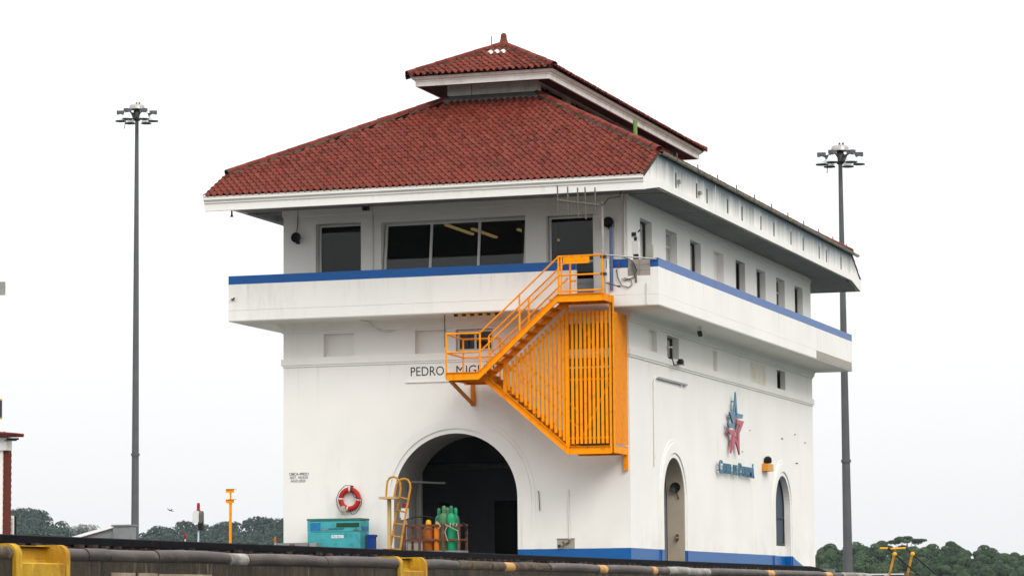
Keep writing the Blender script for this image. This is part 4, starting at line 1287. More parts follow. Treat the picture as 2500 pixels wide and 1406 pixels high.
# antenna mast on the landing gate
A = thing('yagi_antenna', 'five element aluminium antenna on a steel mast above the orange gate', 'antenna', (-0.08, -2.08, 7.72))
sm(MB()).tube([(-0.088, -2.08, 7.72), (-0.10, -2.08, 9.90)], 0.035, 8).build('mast', 'galv', A)
sm(MB()).tube([(-1.099, -2.85, 9.862), (0.024, -2.85, 9.676), (-0.09, -2.10, 9.78)], 0.03, 6).build('boom', 'antenna', A)
for (xa, za), (xb, zb) in zip([(-1.093, 10.246), (-0.813, 10.2), (-0.543, 10.163), (-0.339, 10.167), (-0.069, 10.148)], [(-1.084, 9.497), (-0.805, 9.442), (-0.525, 9.397), (-0.316, 9.323), (-0.049, 9.411)]):
    sm(MB()).tube([(xa, -2.85, za), (xb, -2.85, zb)], 0.019, 6).build('element', 'antenna', A)
sm(MB()).tube([(-0.10, -2.08, 9.74), (0.05, -2.0, 9.95), (0.13, -1.2, 10.1), (0.10, -0.9, 10.31)], 0.012, 6).build('feed_cable', 'cable', A)
for z in (8.40, 7.95):
    MB().box(-0.14, 0.0, -2.18, -2.04, z - 0.035, z + 0.035).build('clamp', 'darkmetal', A)
pipe('swing_bar', [(-0.05, -2.05, 8.46), (1.12, -1.19, 8.39)], 0.022, 'galv', 'galvanised bar from antenna mast to balcony corner', 'bar')
# instruments on the near corner of the parapet
t = thing('security_camera', 'white pole camera with dark head on the parapet corner', 'camera', (0.53, -1.08, 8.43))
MB().box(0.44, 0.62, -1.15, -1.03, 8.55, 8.90).build('cabinet', 'whiteframe', t)
MB().box(0.46, 0.60, -1.10, -1.05, 8.42, 8.56).build('stand', 'darkmetal', t)
MB().box(0.44, 0.60, -1.22, -1.04, 9.00, 9.14).build('camera_head', 'alu', t)
MB().box(0.46, 0.58, -1.228, -1.215, 9.02, 9.12).build('lens', 'black', t)
MB().box(0.49, 0.56, -1.12, -1.06, 8.90, 9.01).build('neck', 'darkmetal', t)
MB().bar((0.58, -1.1, 9.12), (0.66, -1.1, 9.20), 0.03, 0.03).build('aerial', 'black', t)
t = thing('junction_box', 'yellowed plastic box standing behind the parapet corner', 'box', (0.92, -1.09, 8.43))
MB().box(0.83, 1.0, -1.13, -1.04, 8.42, 8.78).build('case', 'beige', t)
MB().box(0.84, 0.99, -1.14, -1.13, 8.45, 8.75).build('cover', 'beige', t)
pipe('cable_loop', [(0.02, -1.19, 8.16), (0.05, -1.2, 7.95), (0.16, -1.2, 7.72), (0.35, -1.2, 7.66), (0.45, -1.2, 7.74), (0.42, -1.2, 7.86), (0.25, -1.2, 7.92), (0.16, -1.2, 7.89), (0.25, -1.2, 7.85), (0.5, -1.2, 7.93), (0.58, -1.2, 8.1), (0.5, -1.2, 8.3), (0.38, -1.2, 8.42), (0.24, -1.2, 8.46)], 0.011, 'cable', 'black cable looping over the bare block patch', 'cable')
pipe('strut', [(0.56, -1.19, 7.80), (0.54, -1.19, 8.0), (0.46, -1.19, 8.32)], 0.028, 'antenna', 'bent grey strut in front of the bare block patch', 'strut')
pipe('drain_pipe', [(0.845, -1.195, 7.20), (0.85, -1.195, 7.78)], 0.02, 'pvc', 'short white pipe low on the parapet near the corner', 'pipe')
t = thing('gate_lock', 'rusty latch assembly hanging right of the orange gate', 'latch', (-0.02, -2.0, 7.6))
MB().box(0.0, 0.05, -2.05, -1.98, 7.75, 8.35).build('bar', 'pvc', t)
MB().bar((-0.05, -2.0, 7.72), (0.30, -1.95, 7.62), 0.02, 0.03).build('arm', 'rust', t)
MB().box(0.26, 0.34, -2.0, -1.92, 7.60, 7.64).build('handle', 'darkmetal', t)
MB().box(0.09, 0.115, -1.24, -1.22, 8.18, 8.36).build('strap', 'reddark', t)
t = thing('wall_bracket', 'small rusty bracket at far left end of the front parapet', 'bracket', (-11.02, -1.17, 7.75))
MB().box(-11.07, -10.98, -1.22, -1.166, 7.76, 7.81).build('plate', 'galv', t)
MB().bar((-11.05, -1.2, 7.75), (-10.95, -1.25, 7.82), 0.03, 0.02).build('hook', 'darkmetal', t)
# lower front: lifebuoy
L = thing('lifebuoy', 'red lifebuoy with white bands hanging on the white front wall', 'lifebuoy', (-8.006, -0.09, 1.92))
seg, ring = 36, 12
m = sm(MB())
c0 = Vector((-8.006, -0.085, 2.246))
for i in range(seg):
    a = 2 * math.pi * i / seg
    for j in range(ring):
        b_ = 2 * math.pi * j / ring
        rr = 0.262 + 0.072 * math.cos(b_)
        m.v.append((c0.x + rr * math.cos(a), c0.y + 0.062 * math.sin(b_), c0.z + rr * math.sin(a)))
for i in range(seg):
    for j in range(ring):
        m.f.append((i * ring + j, i * ring + (j + 1) % ring, ((i + 1) % seg) * ring + (j + 1) % ring, ((i + 1) % seg) * ring + j))
m.build('ring', 'red', L)
for a in (88, 176, 258, 356):
    m = sm(MB())
    for da in (-4.5, 4.5):
        for j in range(ring):
            b_ = 2 * math.pi * j / ring
            rr = 0.262 + 0.077 * math.cos(b_)
            q = R(a + da)
            m.v.append((c0.x + rr * math.cos(q), c0.y + 0.067 * math.sin(b_), c0.z + rr * math.sin(q)))
    m.f += [(j, (j + 1) % ring, (j + 1) % ring + ring, j + ring) for j in range(ring)]
    m.build('band', 'offwhite', L)
gl = [(-7.94, 2.62), (-8.12, 2.62), (-8.30, 2.45), (-8.37, 2.25), (-8.34, 2.05), (-8.27, 1.93)]
sm(MB()).tube([(x, -0.15, z) for x, z in gl], 0.010, 6).build('grab_line', 'cable', L)
gl = [(-7.94, 2.62), (-7.90, 2.42), (-7.85, 2.31), (-7.76, 2.26), (-7.62, 2.24), (-7.64, 2.10), (-7.72, 1.95), (-7.80, 1.86), (-7.88, 1.82), (-7.95, 1.87)]
sm(MB()).tube([(x, -0.155, z) for x, z in gl], 0.010, 6).build('grab_line', 'cable', L)
m = sm(MB())
for i in range(5):
    m.tube([(-8.20 + i * 0.02, -0.17, 2.06), (-8.24 + i * 0.03, -0.20, 1.93), (-8.20 + i * 0.022, -0.19, 1.82), (-8.15 + i * 0.012, -0.17, 1.95), (-8.17 + i * 0.01, -0.17, 2.05)], 0.016, 6)
m.build('rope_coil', 'rope', L)
MB().box(-7.965, -7.925, -0.12, 0.0, 2.585, 2.62).build('hook', 'darkmetal', L)
# recessed tap
t = thing('water_tap', 'rusty tap in a small recess above the blue base band', 'tap', (-1.80, -0.02, 0.83))
MB().prism(rect(-2.06, -1.575, 0.822, 1.075), front, -0.012, 0.0).build('niche_plate', 'beige', t)
MB().prism(rect(-2.07, -1.565, 1.07, 1.09), front, -0.03, 0.0).build('lintel', 'greyjamb', t)
m = sm(MB()).tube([(-1.71, -0.06, 1.06), (-1.71, -0.06, 0.98), (-1.78, -0.07, 0.95), (-1.86, -0.08, 0.95), (-1.88, -0.1, 1.01)], 0.022, 8)
m.tube([(-1.84, -0.08, 0.95), (-1.87, -0.1, 0.86)], 0.02, 8)
m.build('pipework', 'rust', t)
sm(MB()).lathe([(0.0, 0), (0.045, 0.0), (0.045, 0.012), (0.0, 0.012)], (-1.98, -0.10, 0.88), (0, -1, 0), 12).build('valve_wheel', 'darkmetal', t)
MB().bar((-1.96, -0.1, 0.88), (-1.86, -0.09, 0.88), 0.02, 0.02).build('valve_stem', 'rust', t)
pipe('water_pipe', [(-1.712, -0.025, 1.06), (-1.735, -0.025, 2.39)], 0.02, 'pvc', 'thin white pipe rising above the recessed tap', 'pipe')
pipe('wall_rod', [(-2.60, -0.03, 2.36), (-2.565, -0.03, 2.36), (-2.54, -0.03, 1.84)], 0.013, 'antenna', 'thin grey rod on wall right of the big arch', 'rod')

# right-hand side fittings
def star(polys, mat, name):
    for p in polys:
        MB().prism(p, lambda a, b, d: (d, a, b), 0.11, 0.16).build(name, mat, EM)
EM = thing('star_emblem', 'faded blue and red split star emblem on the long white wall', 'emblem', (0.1, 11.4, 3.79))
star([[(11.425, 5.69), (11.574, 5.047), (11.432, 5.035), (11.369, 5.299), (11.233, 5.057), (11.113, 5.045)],
      [(11.494, 5.048), (12.325, 5.046), (12.194, 4.923), (11.455, 4.916)],
      [(10.596, 5.033), (11.333, 5.046), (11.283, 4.9), (10.805, 4.897)],
      [(10.766, 4.902), (11.004, 4.896), (11.191, 4.708), (11.011, 4.706)],
      [(10.348, 4.695), (11.191, 4.708), (11.162, 4.578), (10.507, 4.566)]], 'logoblue', 'blue_point')
star([[(11.501, 4.852), (12.414, 4.848), (11.838, 4.467), (11.556, 4.472), (11.895, 4.705), (11.512, 4.721)],
      [(10.306, 4.499), (11.218, 4.514), (11.159, 4.375), (10.672, 4.37)],
      [(10.95, 4.37), (11.159, 4.375), (11.139, 4.224), (11.347, 4.342), (11.402, 4.261), (10.684, 3.793)],
      [(11.347, 4.342), (11.575, 4.138), (11.576, 4.473), (11.798, 4.472), (11.794, 3.793), (11.356, 4.175)]], 'logored', 'red_point')
for a, b in ((11.40, 5.40), (11.0, 4.97), (11.9, 4.98), (10.9, 4.63), (11.85, 4.78), (10.9, 4.44), (11.7, 4.2), (11.2, 4.2)):
    MB().box(0.0, 0.115, a - 0.015, a + 0.015, b - 0.012, b + 0.012).build('standoff', 'darkmetal', EM)
LT = thing('wall_lettering', 'blue raised letters reading Canal de Panama under the star emblem', 'lettering', (0.08, 11.8, 3.15))
yy = 9.30
for ch, wd, hh in (("C", .42, .38), ("A", .30, .30), ("N", .30, .30), ("A", .30, .30), ("L", .24, .30), (" ", .16, 0), ("D", .29, .30), ("E", .25, .30), (" ", .14, 0), ("P", .37, .38), ("A", .30, .30), ("N", .30, .30), ("A", .30, .30), ("M", .36, .30), ("Á", .32, .42)):
    if ch != " ":
        vs_, fs = text_mesh(ch, yy + 0.02, yy + wd - 0.03, 3.14 + (0.01 if hh > .3 else 0.03), 3.14 + 0.03 + hh, 0.03, 0.01)
        zlo, zhi = min(v[2] for v in vs_), max(v[2] for v in vs_)
        MB().add([(0.10 + (0.045 if e > (zlo + zhi) / 2 else 0.0), a, b) for a, b, e in vs_], fs).build('letter', 'lettering', LT)
    yy += wd * 1.03
for z in (3.25, 3.38):
    sm(MB()).tube([(0.09, 9.3, z), (0.09, yy, z)], 0.010, 6).build('mounting_rail', 'darkmetal', LT)
for y in (9.5, 11.0, 12.5, 13.9):
    MB().box(0.0, 0.10, y - 0.01, y + 0.01, 3.24, 3.26).build('standoff', 'darkmetal', LT)
t = thing('bulkhead_lamp', 'orange box lamp with black cap between emblem and arched window', 'lamp', (0.1, 15.7, 3.43))
m = MB().box(0.0, 0.20, 15.35, 16.10, 3.45, 3.68)
m.build('housing', 'lamporange', t)
MB().box(0.03, 0.203, 15.80, 16.103, 3.47, 3.66).build('opening', 'wood', t)
sm(MB()).lathe([(0.0, 0.0), (0.10, 0.01), (0.13, 0.08), (0.12, 0.17), (0.05, 0.23), (0.0, 0.235)], (0.12, 15.70, 3.69), (0, 0, 1), 14).build('photocell', 'black', t)
pipe('conduit', [(0.03, 2.38, 3.08), (0.03, 2.40, 5.38), (0.03, 2.47, 5.48), (0.03, 2.60, 5.535), (0.03, 2.9, 5.545)], 0.025, 'pvc', 'white conduit bending over on the long wall near the stairs', 'conduit')
t = thing('tube_lamp', 'grey tube light fixed at the end of the bent conduit', 'lamp', (0.05, 4.4, 5.5))
MB().box(0.0, 0.07, 2.8, 5.95, 5.52, 5.575).build('body', 'galv', t)
MB().box(0.0, 0.05, 5.3, 5.4, 5.47, 5.52).build('clip', 'pvc', t)
t = thing('dish_lamp', 'black round lamp on a stalk inside the arched side doorway', 'lamp', (-0.25, 5.62, 2.28))
sm(MB()).lathe([(0.03, 0.0), (0.10, 0.03), (0.145, 0.09), (0.14, 0.10), (0.0, 0.05)], (-0.27, 5.70, 2.62), (0.25, -1, -0.05), 18).build('shade', 'black', t)
MB().bar((-0.24, 5.66, 2.50), (-0.17, 5.70, 2.28), 0.02, 0.02).build('stalk', 'black', t)
MB().box(-0.29, -0.25, 5.68, 5.725, 2.58, 2.66).build('mount', 'darkmetal', t)
t = thing('switch_box', 'small rusty switch box low in the arched side doorway', 'box', (-0.22, 5.68, 1.1))
MB().box(-0.26, -0.20, 5.66, 5.725, 1.10, 1.28).build('case', 'rust', t)
MB().box(-0.27, -0.19, 5.655, 5.665, 1.17, 1.21).build('cover', 'beige', t)
t = thing('bracket_lamp', 'small black lamp on a bent bracket below mezzanine window', 'lamp', (0.1, 4.5, 5.97))
sm(MB()).tube([(0.0, 4.1, 6.20), (0.12, 4.1, 6.16), (0.16, 4.1, 5.99), (0.16, 4.9, 6.07), (0.16, 5.2, 6.075)], 0.02, 6).build('arm', 'darkmetal', t)
sm(MB()).lathe([(0.0, 0), (0.09, 0.0), (0.10, 0.06), (0.06, 0.13), (0.0, 0.14)], (0.16, 4.85, 6.08), (0, 0, 1), 12).build('lamp_head', 'black', t)
MB().box(-0.05, 0.15, 3.9, 4.05, 6.46, 6.50).solo('window_stay', 'pvc', 'pale stick poking out of the open mezzanine window', 'stay')
t = thing('soffit_camera', 'small white and black camera hanging under the side balcony', 'camera', (0.6, 5.45, 6.9))
sm(MB()).tube([(0.6, 5.35, 7.16), (0.6, 5.35, 7.0)], 0.05, 10).build('stem', 'whiteframe', t)
sm(MB()).lathe([(0.0, 0), (0.06, 0.0), (0.075, 0.1), (0.05, 0.2), (0.0, 0.21)], (0.6, 5.30, 7.02), (0, 0.8, -0.6), 12).build('body', 'black', t)
sm(MB()).lathe([(0.0, 0), (0.07, 0.0), (0.05, 0.06), (0.0, 0.07)], (0.6, 5.45, 6.90), (0, 0.5, -1), 12).build('dome', 'whiteframe', t)
for i, (y, z, s0) in enumerate(((12.76, 3.94, .1), (13.78, 4.65, .08), (18.28, 4.61, .22), (20.18, 4.84, .14), (21.73, 4.64, .16), (20.4, 3.90, .3))):
    lab = ('tiny iron stub under the emblem right edge', 'tiny iron stub right of the emblem', 'dark iron stub right of the emblem above the lamp', 'iron stub high near far end of long wall', 'outermost iron stub near far end of long wall', 'pale iron stub above the arched window')[i]
    MB().box(0.0, 0.03, y - s0 * 0.5, y + s0 * 0.5, z - 0.008, z + 0.008).solo('wall_stub', 'darkmetal' if i in (2,) else 'antenna', lab, 'stub', 'iron stubs left in the long wall')

# ------------------------------------------------------------------ things standing in front of the house
t = thing('storage_chest', 'scuffed teal steel storage chest against the front wall', 'chest', (-8.11, -0.68, G))
bx0, bx1, by0, by1 = -8.885, -7.342, -1.0, -0.36
MB().box(bx0, bx1, by0, by1, G + 0.06, 1.335).build('body', 'teal', t)
MB().box(bx0 - 0.004, bx1 + 0.004, by0 - 0.006, by1, 1.342, 1.632).build('lid_front', 'teal', t)
MB().box(bx0 - 0.015, bx1 + 0.015, by0 - 0.02, by1 + 0.01, 1.640, 1.70).build('lid', 'tealdark', t)
MB().box(-8.04, -7.378, by0 - 0.012, by0 - 0.007, 1.455, 1.575).build('paint_patch', 'patchgreen', t)
MB().box(-8.80, -8.50, by0 - 0.012, by0 - 0.007, 1.37, 1.59).build('paint_patch', 'patchblue', t)
MB().box(-8.26, -7.81, by0 - 0.016, by0 - 0.007, 1.405, 1.435).build('handle', 'tealdark', t)
MB().box(-8.50, -8.28, by0 - 0.014, by0 - 0.007, 1.405, 1.425).build('hasp', 'galv', t)
MB().box(-7.56, -7.38, by0 - 0.014, by0 - 0.007, 1.365, 1.39).build('hasp', 'rust', t)
st = MB().box(-8.185, -7.835, by0 - 0.006, by0 - 0.001, 1.168, 1.243).build('sticker', 'sticker', t)
m = MB()
xx = -8.16
for i in range(9):
    w_ = random.uniform(0.012, 0.03)
    m.box(xx, xx + w_, by0 - 0.009, by0 - 0.0065, 1.185 + random.uniform(0, .015), 1.225 - random.uniform(0, .02))
    xx += w_ + random.uniform(0.005, 0.02)
m.build('print', 'ink', st)
MB().box(bx1 + 0.004, bx1 + 0.012, -0.95, -0.42, 1.38, 1.48).build('side_recess', 'patchblue', t)
for x in (bx0 + 0.05, bx1 - 0.15):
    for y in (by0 + 0.05, by1 - 0.15):
        MB().box(x, x + 0.1, y, y + 0.1, G, G + 0.06).build('foot', 'tealdark', t)
t = thing('litter_bin', 'small dark blue plastic bin right of the teal chest', 'bin', (-7.16, -0.6, G))
MB().box(-7.26, -7.09, -0.72, -0.45, G, 1.20).build('body', 'bluebin', t)
MB().box(-7.28, -7.065, -0.74, -0.43, 1.19, 1.255).build('rim', 'bluebin', t)
t = thing('low_crate', 'low grey steel crate in front of the wall left end', 'crate', (-8.77, -1.6, G))
MB().box(-9.45, -8.52, -1.9, -1.4, G, 1.035).build('body', 'shed', t)
MB().box(-8.50, -8.30, -1.85, -1.45, G, 1.03).build('end_box', 'galv', t)
MB().box(-9.05, -8.90, -1.91, -1.89, 0.93, 1.00).build('hasp', 'rust', t)
# ladder with curved grab hoops
LD = thing('ladder', 'worn yellow steel ladder with two curved hoops by the big arch', 'ladder', (-5.95, -2.15, G))
ra = [(-6.222, G), (-6.129, 0.817), (-6.045, 1.174), (-5.998, 1.503), (-5.918, 1.871), (-5.833, 2.297), (-5.811, 2.471), (-5.842, 2.627), (-5.914, 2.716), (-6.017, 2.757), (-6.121, 2.73), (-6.188, 2.634), (-6.209, 2.479), (-6.227, 2.20)]
rbk = [(-5.79, G), (-5.702, 0.816), (-5.649, 1.162), (-5.585, 1.489), (-5.532, 1.836), (-5.469, 2.124), (-5.406, 2.452), (-5.426, 2.568), (-5.477, 2.646), (-5.57, 2.677), (-5.683, 2.66), (-5.776, 2.585), (-5.828, 2.44), (-5.87, 2.20)]
sm(MB()).tube([(x, -2.0, z) for x, z in ra], 0.030, 8).build('side_rail', 'ladder', LD)
sm(MB()).tube([(x, -2.35, z) for x, z in rbk], 0.030, 8).build('side_rail', 'ladder', LD)
for (xa, za), (xb, zb) in (((-5.833, 2.209), (-5.469, 2.13)), ((-5.922, 1.861), (-5.543, 1.788)), ((-6.002, 1.513), (-5.585, 1.46)), ((-6.045, 1.184), (-5.659, 1.128)), ((-6.12, 0.85), (-5.70, 0.80)), ((-6.2, 0.52), (-5.77, 0.49))):
    sm(MB()).tube([(xa, -2.0, za), (xb, -2.35, zb)], 0.022, 8).build('rung', 'ladder', LD)
MB().box(-6.29, -5.83, -2.40, -1.95, 2.155, 2.215).build('cross_beam', 'wood', LD)
MB().box(-6.175, -6.09, -2.06, -1.97, G, 2.158).build('support_post', 'wood', LD)
MB().bar((-6.30, -2.05, 0.83), (-6.05, -2.05, 0.815), 0.05, 0.03).build('foot_bar', 'rust', LD)
t = thing('electric_post', 'white electric box on a slim grey post beside the ladder', 'electric box', (-6.09, -0.8, G))
sm(MB()).tube([(-6.07, -0.85, G), (-6.075, -0.85, 1.64)], 0.032, 8).build('post', 'galv', t)
MB().box(-6.20, -6.02, -0.92, -0.78, 1.635, 1.945).build('box', 'whiteframe', t)
MB().box(-6.16, -6.06, -0.90, -0.80, 1.945, 2.08).build('cap', 'reddark', t)
MB().box(-6.25, -6.20, -0.88, -0.82, 1.70, 1.86).build('socket', 'pvc', t)
pipe('wall_strip', [(-6.50, 0.7, 2.72), (-5.78, 1.5, 2.70)], 0.03, 'galv', 'grey bar across the left jamb of the big arch', 'bar')
t = thing('low_cabinet', 'beige low cabinet just inside the left of the big arch', 'cabinet', (-5.9, 1.0, G))
MB().box(-6.55, -5.78, 0.35, 0.95, G, 1.05).build('body', 'beige', t)
MB().box(-6.57, -5.76, 0.33, 0.97, 1.05, 1.09).build('top', 'beige', t)
# gas cylinders in their rack
RK = thing('cylinder_rack', 'rusty brown steel rack holding gas cylinders before the arch', 'rack', (-5.05, -1.2, G))
for z in (1.455, 1.065):
    MB().bar((-5.90, -1.52, z), (-4.32, -1.52, z), 0.04, 0.055).build('rack_rail', 'rust', RK)
    MB().bar((-5.90, -0.90, z), (-4.32, -0.90, z), 0.04, 0.055).build('rack_rail', 'rust', RK)
    MB().bar((-4.34, -1.52, z), (-4.34, -0.90, z), 0.04, 0.055).build('rack_rail', 'rust', RK)
    MB().bar((-5.88, -1.52, z), (-5.88, -0.90, z), 0.04, 0.055).build('rack_rail', 'rust', RK)
for x, y in ((-5.88, -1.52), (-4.766, -1.54), (-4.336, -1.52), (-5.88, -0.90), (-4.336, -0.90), (-5.45, -1.54)):
    MB().box(x - 0.028, x + 0.028, y - 0.028, y + 0.028, 0.50, 1.50 if x != -5.45 else 1.47).build('rack_post', 'rust', RK)
MB().box(-5.92, -4.30, -1.56, -0.86, 0.50, 0.78).build('base_plate', 'shed', RK)
for x in (-5.7, -4.5):
    sm(MB()).lathe([(0.0, 0), (0.10, 0), (0.10, 0.07), (0.0, 0.07)], (x, -1.45, G + 0.10), (0, 1, 0), 14).build('wheel', 'black', RK)
    sm(MB()).lathe([(0.0, 0), (0.10, 0), (0.10, 0.07), (0.0, 0.07)], (x, -1.0, G + 0.10), (0, 1, 0), 14).build('wheel', 'black', RK)
sm(MB()).tube([(-4.72, -1.56, 1.47), (-4.6, -1.57, 1.42), (-4.36, -1.56, 1.30), (-4.33, -1.56, 1.05)], 0.011, 6).build('lashing', 'rope', RK)
sm(MB()).tube([(-4.66, -1.56, 1.42), (-4.72, -1.57, 1.28), (-4.66, -1.56, 1.08), (-4.63, -1.56, 1.03)], 0.011, 6).build('lashing', 'rope', RK)
for x in (-4.58, -4.50, -4.40):
    sm(MB()).tube([(x, -1.555, 1.42), (x + 0.01, -1.56, 1.46), (x + 0.02, -1.53, 1.495)], 0.013, 6).build('lashing', 'rope', RK)
sm(MB()).tube([(-4.34, -1.2, 1.50), (-4.22, -1.35, 1.44), (-4.12, -1.45, 1.40), (-4.20, -1.4, 1.28), (-4.17, -1.4, 1.15)], 0.03, 6).build('hose', 'cable', RK)
sm(MB()).tube([(-5.95, -1.45, 1.60), (-5.6, -1.5, 1.68), (-5.25, -1.4, 1.70), (-5.12, -1.3, 1.64)], 0.016, 6).build('hose', 'cable', RK)
sm(MB()).tube([(-4.98, -1.5, 1.55), (-4.9, -1.6, 1.52), (-4.84, -1.58, 1.42), (-4.9, -1.56, 1.36)], 0.016, 6).build('hose', 'rope', RK)
def cylinder(x, y, r, h, cap, mat, capmat, label):
    c = thing('gas_cylinder', label, 'gas cylinder', (x, y, 0.785), 'gas cylinders in the rack')
    z0 = 0.785
    hb = h - cap
    sm(MB()).lathe([(r * 0.92, 0), (r, 0.03), (r, hb - 0.16), (r * 0.95, hb - 0.10), (r * 0.78, hb - 0.04), (r * 0.45, hb), (r * 0.40, hb + 0.02)], (x, y, z0), (0, 0, 1), 20).build('body', mat, c)
    sm(MB()).lathe([(r * 0.42, 0), (r * 0.46, 0.02), (r * 0.46, cap * 0.65), (r * 0.36, cap * 0.88), (r * 0.15, cap - 0.003), (0, cap)], (x, y, z0 + hb), (0, 0, 1), 14).build('cap', capmat, c)
cylinder(-4.82, -1.33, 0.130, 1.20, 0.20, 'cyl_olive', 'cyl_olive', 'olive green gas cylinder, tall one left of the bright green one')
cylinder(-4.60, -1.38, 0.120, 1.195, 0.21, 'cyl_green', 'cyl_dark', 'bright green gas cylinder in front at right of the rack')
cylinder(-5.075, -1.02, 0.112, 1.15, 0.20, 'cyl_dark', 'cyl_dark', 'dark green gas cylinder at the left back of the green ones')
cylinder(-4.825, -1.03, 0.112, 1.165, 0.20, 'cyl_olive', 'cyl_olive', 'dull green gas cylinder half hidden behind the two front green ones')
cylinder(-4.585, -1.06, 0.105, 1.15, 0.20, 'cyl_dark', 'cyl_green', 'dark green gas cylinder at the right back of the rack')
cylinder(-5.265, -1.33, 0.165, 0.83, 0.19, 'cyl_brown', 'yellowcap', 'fat rusty brown gas cylinder with yellow cap')
cylinder(-4.995, -1.43, 0.082, 0.76, 0.10, 'cyl_orange', 'yellowcap', 'slim orange gas cylinder with yellow cap')

# ------------------------------------------------------------------ floodlight masts
def mast(x, y, z0, h, r0, r1, label, rot):
    t = thing('floodlight_mast', label, 'light mast', (x, y, z0), 'tall floodlight masts')
    sm(MB()).tube([(x, y, z0), (x, y, z0 + h * 0.55), (x, y, z0 + h)], r0, 12, r1).build('shaft', 'pole', t)
    sm(MB()).lathe([(r0 * 1.05, 0), (r0 * 1.05, 0.12)], (x, y, z0 + h * 0.28), (0, 0, 1), 12).build('joint_collar', 'pole', t)
    zt_ = z0 + h
    sm(MB()).lathe([(0.40, 0.0), (0.38, 0.08), (0.36, 0.18), (0.30, 0.23), (0.0, 0.24)], (x, y, zt_ + 0.02), (0, 0, 1), 16).build('head_cover', 'galv', t)
    sm(MB()).lathe([(0.12, -0.55), (0.22, -0.45), (0.22, -0.2), (0.12, 0.02)], (x, y, zt_), (0, 0, 1), 10).build('winch_ring', 'darkmetal', t)
    for dx in (-0.02, 0.13):
        sm(MB()).lathe([(0.05, 0), (0.05, 0.07), (0.03, 0.13), (0.0, 0.14)], (x + dx, y, zt_ + 0.25), (0, 0, 1), 10).build('beacon', 'reddark', t)
    sm(MB()).tube([(x - 0.01, y, zt_ + 0.25), (x + 0.02, y, zt_ + 0.9)], 0.008, 5).build('lightning_rod', 'galv', t)
    for i in range(6):
        a = rot + i * math.pi / 3
        cx, cy = x + 0.80 * math.cos(a), y + 0.80 * math.sin(a)
        MB().bar((x + 0.15 * math.cos(a), y + 0.15 * math.sin(a), zt_ - 0.22), (cx, cy, zt_ - 0.20), 0.06, 0.06).build('arm', 'darkmetal', t)
        lm = MB().bar((cx - 0.18 * math.cos(a), cy - 0.18 * math.sin(a), zt_ - 0.13), (cx + 0.18 * math.cos(a), cy + 0.18 * math.sin(a), zt_ - 0.13), 0.22, 0.17).build('lamp', 'pole', t)
        sm(MB()).lathe([(0.09, 0.0), (0.16, -0.06), (0.215, -0.16), (0.235, -0.32)], (cx, cy, zt_ - 0.22), (0, 0, 1), 16).build('reflector', 'chrome', lm)
        sm(MB()).lathe([(0.255, -0.32), (0.255, -0.36), (0.0, -0.37)], (cx, cy, zt_ - 0.22), (0, 0, 1), 16).build('rim', 'darkmetal', lm)
    sm(MB()).tube([(x - 0.42, y - 0.3, zt_ - 0.3), (x - 0.5, y - 0.3, zt_ - 0.7), (x - 0.52, y - 0.3, zt_ - 0.95)], 0.018, 5).build('loose_cable', 'cable', t)
mast(-40.7, 56.2, -0.013, 23.55, 0.20, 0.085, 'tall grey floodlight mast standing left of the control house', 0.35)
mast(-4.1, 48.4, -0.013, 18.45, 0.205, 0.085, 'tall grey floodlight mast behind the far right end of the house', 0.30)

# ------------------------------------------------------------------ things to the left
BH = thing('brick_house', 'white and brick house with red tiled eave at the left picture edge', 'building', (-16.5, -6, G))
MB().box(-19, -14.47, -8.1, -7.84, G, 3.70).build('wall', 'white', BH)
MB().box(-21, -18.2, -7.84, -2.0, G, 3.70).build('rear_wall', 'white', BH)
MB().box(-14.95, -14.33, -8.16, -7.86, 3.38, 3.71).build('capital', 'white', BH)
br = MB().box(-14.47, -14.335, -8.05, -7.88, G, 3.38).build('pilaster', 'mortar', BH)
bmeshes = [MB().box(-0.066, 0.07, -0.105, 0.085, 0, 0.068).mesh('brick', 'brick')]
for i in range(37):
    o = bpy.data.objects.new('brick', bmeshes[0])
    register(o, br, (-14.40 + (0.006 if i % 2 else -0.004), -7.965, G + 0.008 + i * 0.080))
eav = MB().box(-21.2, -14.0, -8.35, -7.9, 3.72, 3.79).build('eave', 'maroon', BH)
MB().box(-14.3, -13.97, -8.35, -8.30, 3.60, 3.635).build('gutter', 'darkmetal', BH)
MB().bar((-14.33, -8.15, 3.66), (-14.0, -8.15, 3.66), 0.05, 0.05).build('rafter_end', 'maroon', BH)
for i in range(3):
    me = sm(MB()).tube([(-14.6, -8.28 + i * 0.17, 3.82), (-13.97, -8.28 + i * 0.17, 3.76)], 0.045, 8).mesh('eave_tile', 'tile')
    set_tint(me, [tile_col()] * len(me.polygons))
    register(bpy.data.objects.new('eave_tile', me), BH, (0, 0, 0))
MB().bar((-14.40, -8.15, 3.70), (-14.40, -8.15, 3.86), 0.03, 0.03).build('gutter_bracket', 'darkmetal', BH)
MB().prism([(-21.4, 3.8), (-17.9, 3.8), (-19.6, 4.6)], lambda a, b, d: (a, d, b), -7.9, -2.0).build('roof', 'maroon', BH)

LTC = thing('breeze_block_screen', 'white pierced block screen beside the brick house', 'screen', (-22.3, 7.5, G))
m = MB()
holes = []
for r_ in range(8):
    for c_ in range(3):
        a0 = -22.40 + c_ * 0.082
        b0 = 2.115 - r_ * 0.09
        holes.append(rect(a0, a0 + 0.056, b0 - 0.062, b0))
m.holed(rect(-22.44, -22.125, G, 2.21), holes, lambda a, b, d: (a, 7.45 + d, b), [0.12] * len(holes))
m.build('block_wall', 'whiteframe', LTC)
MB().box(-22.43, -22.13, 7.58, 7.62, G, 2.20).build('backing', 'black', LTC)

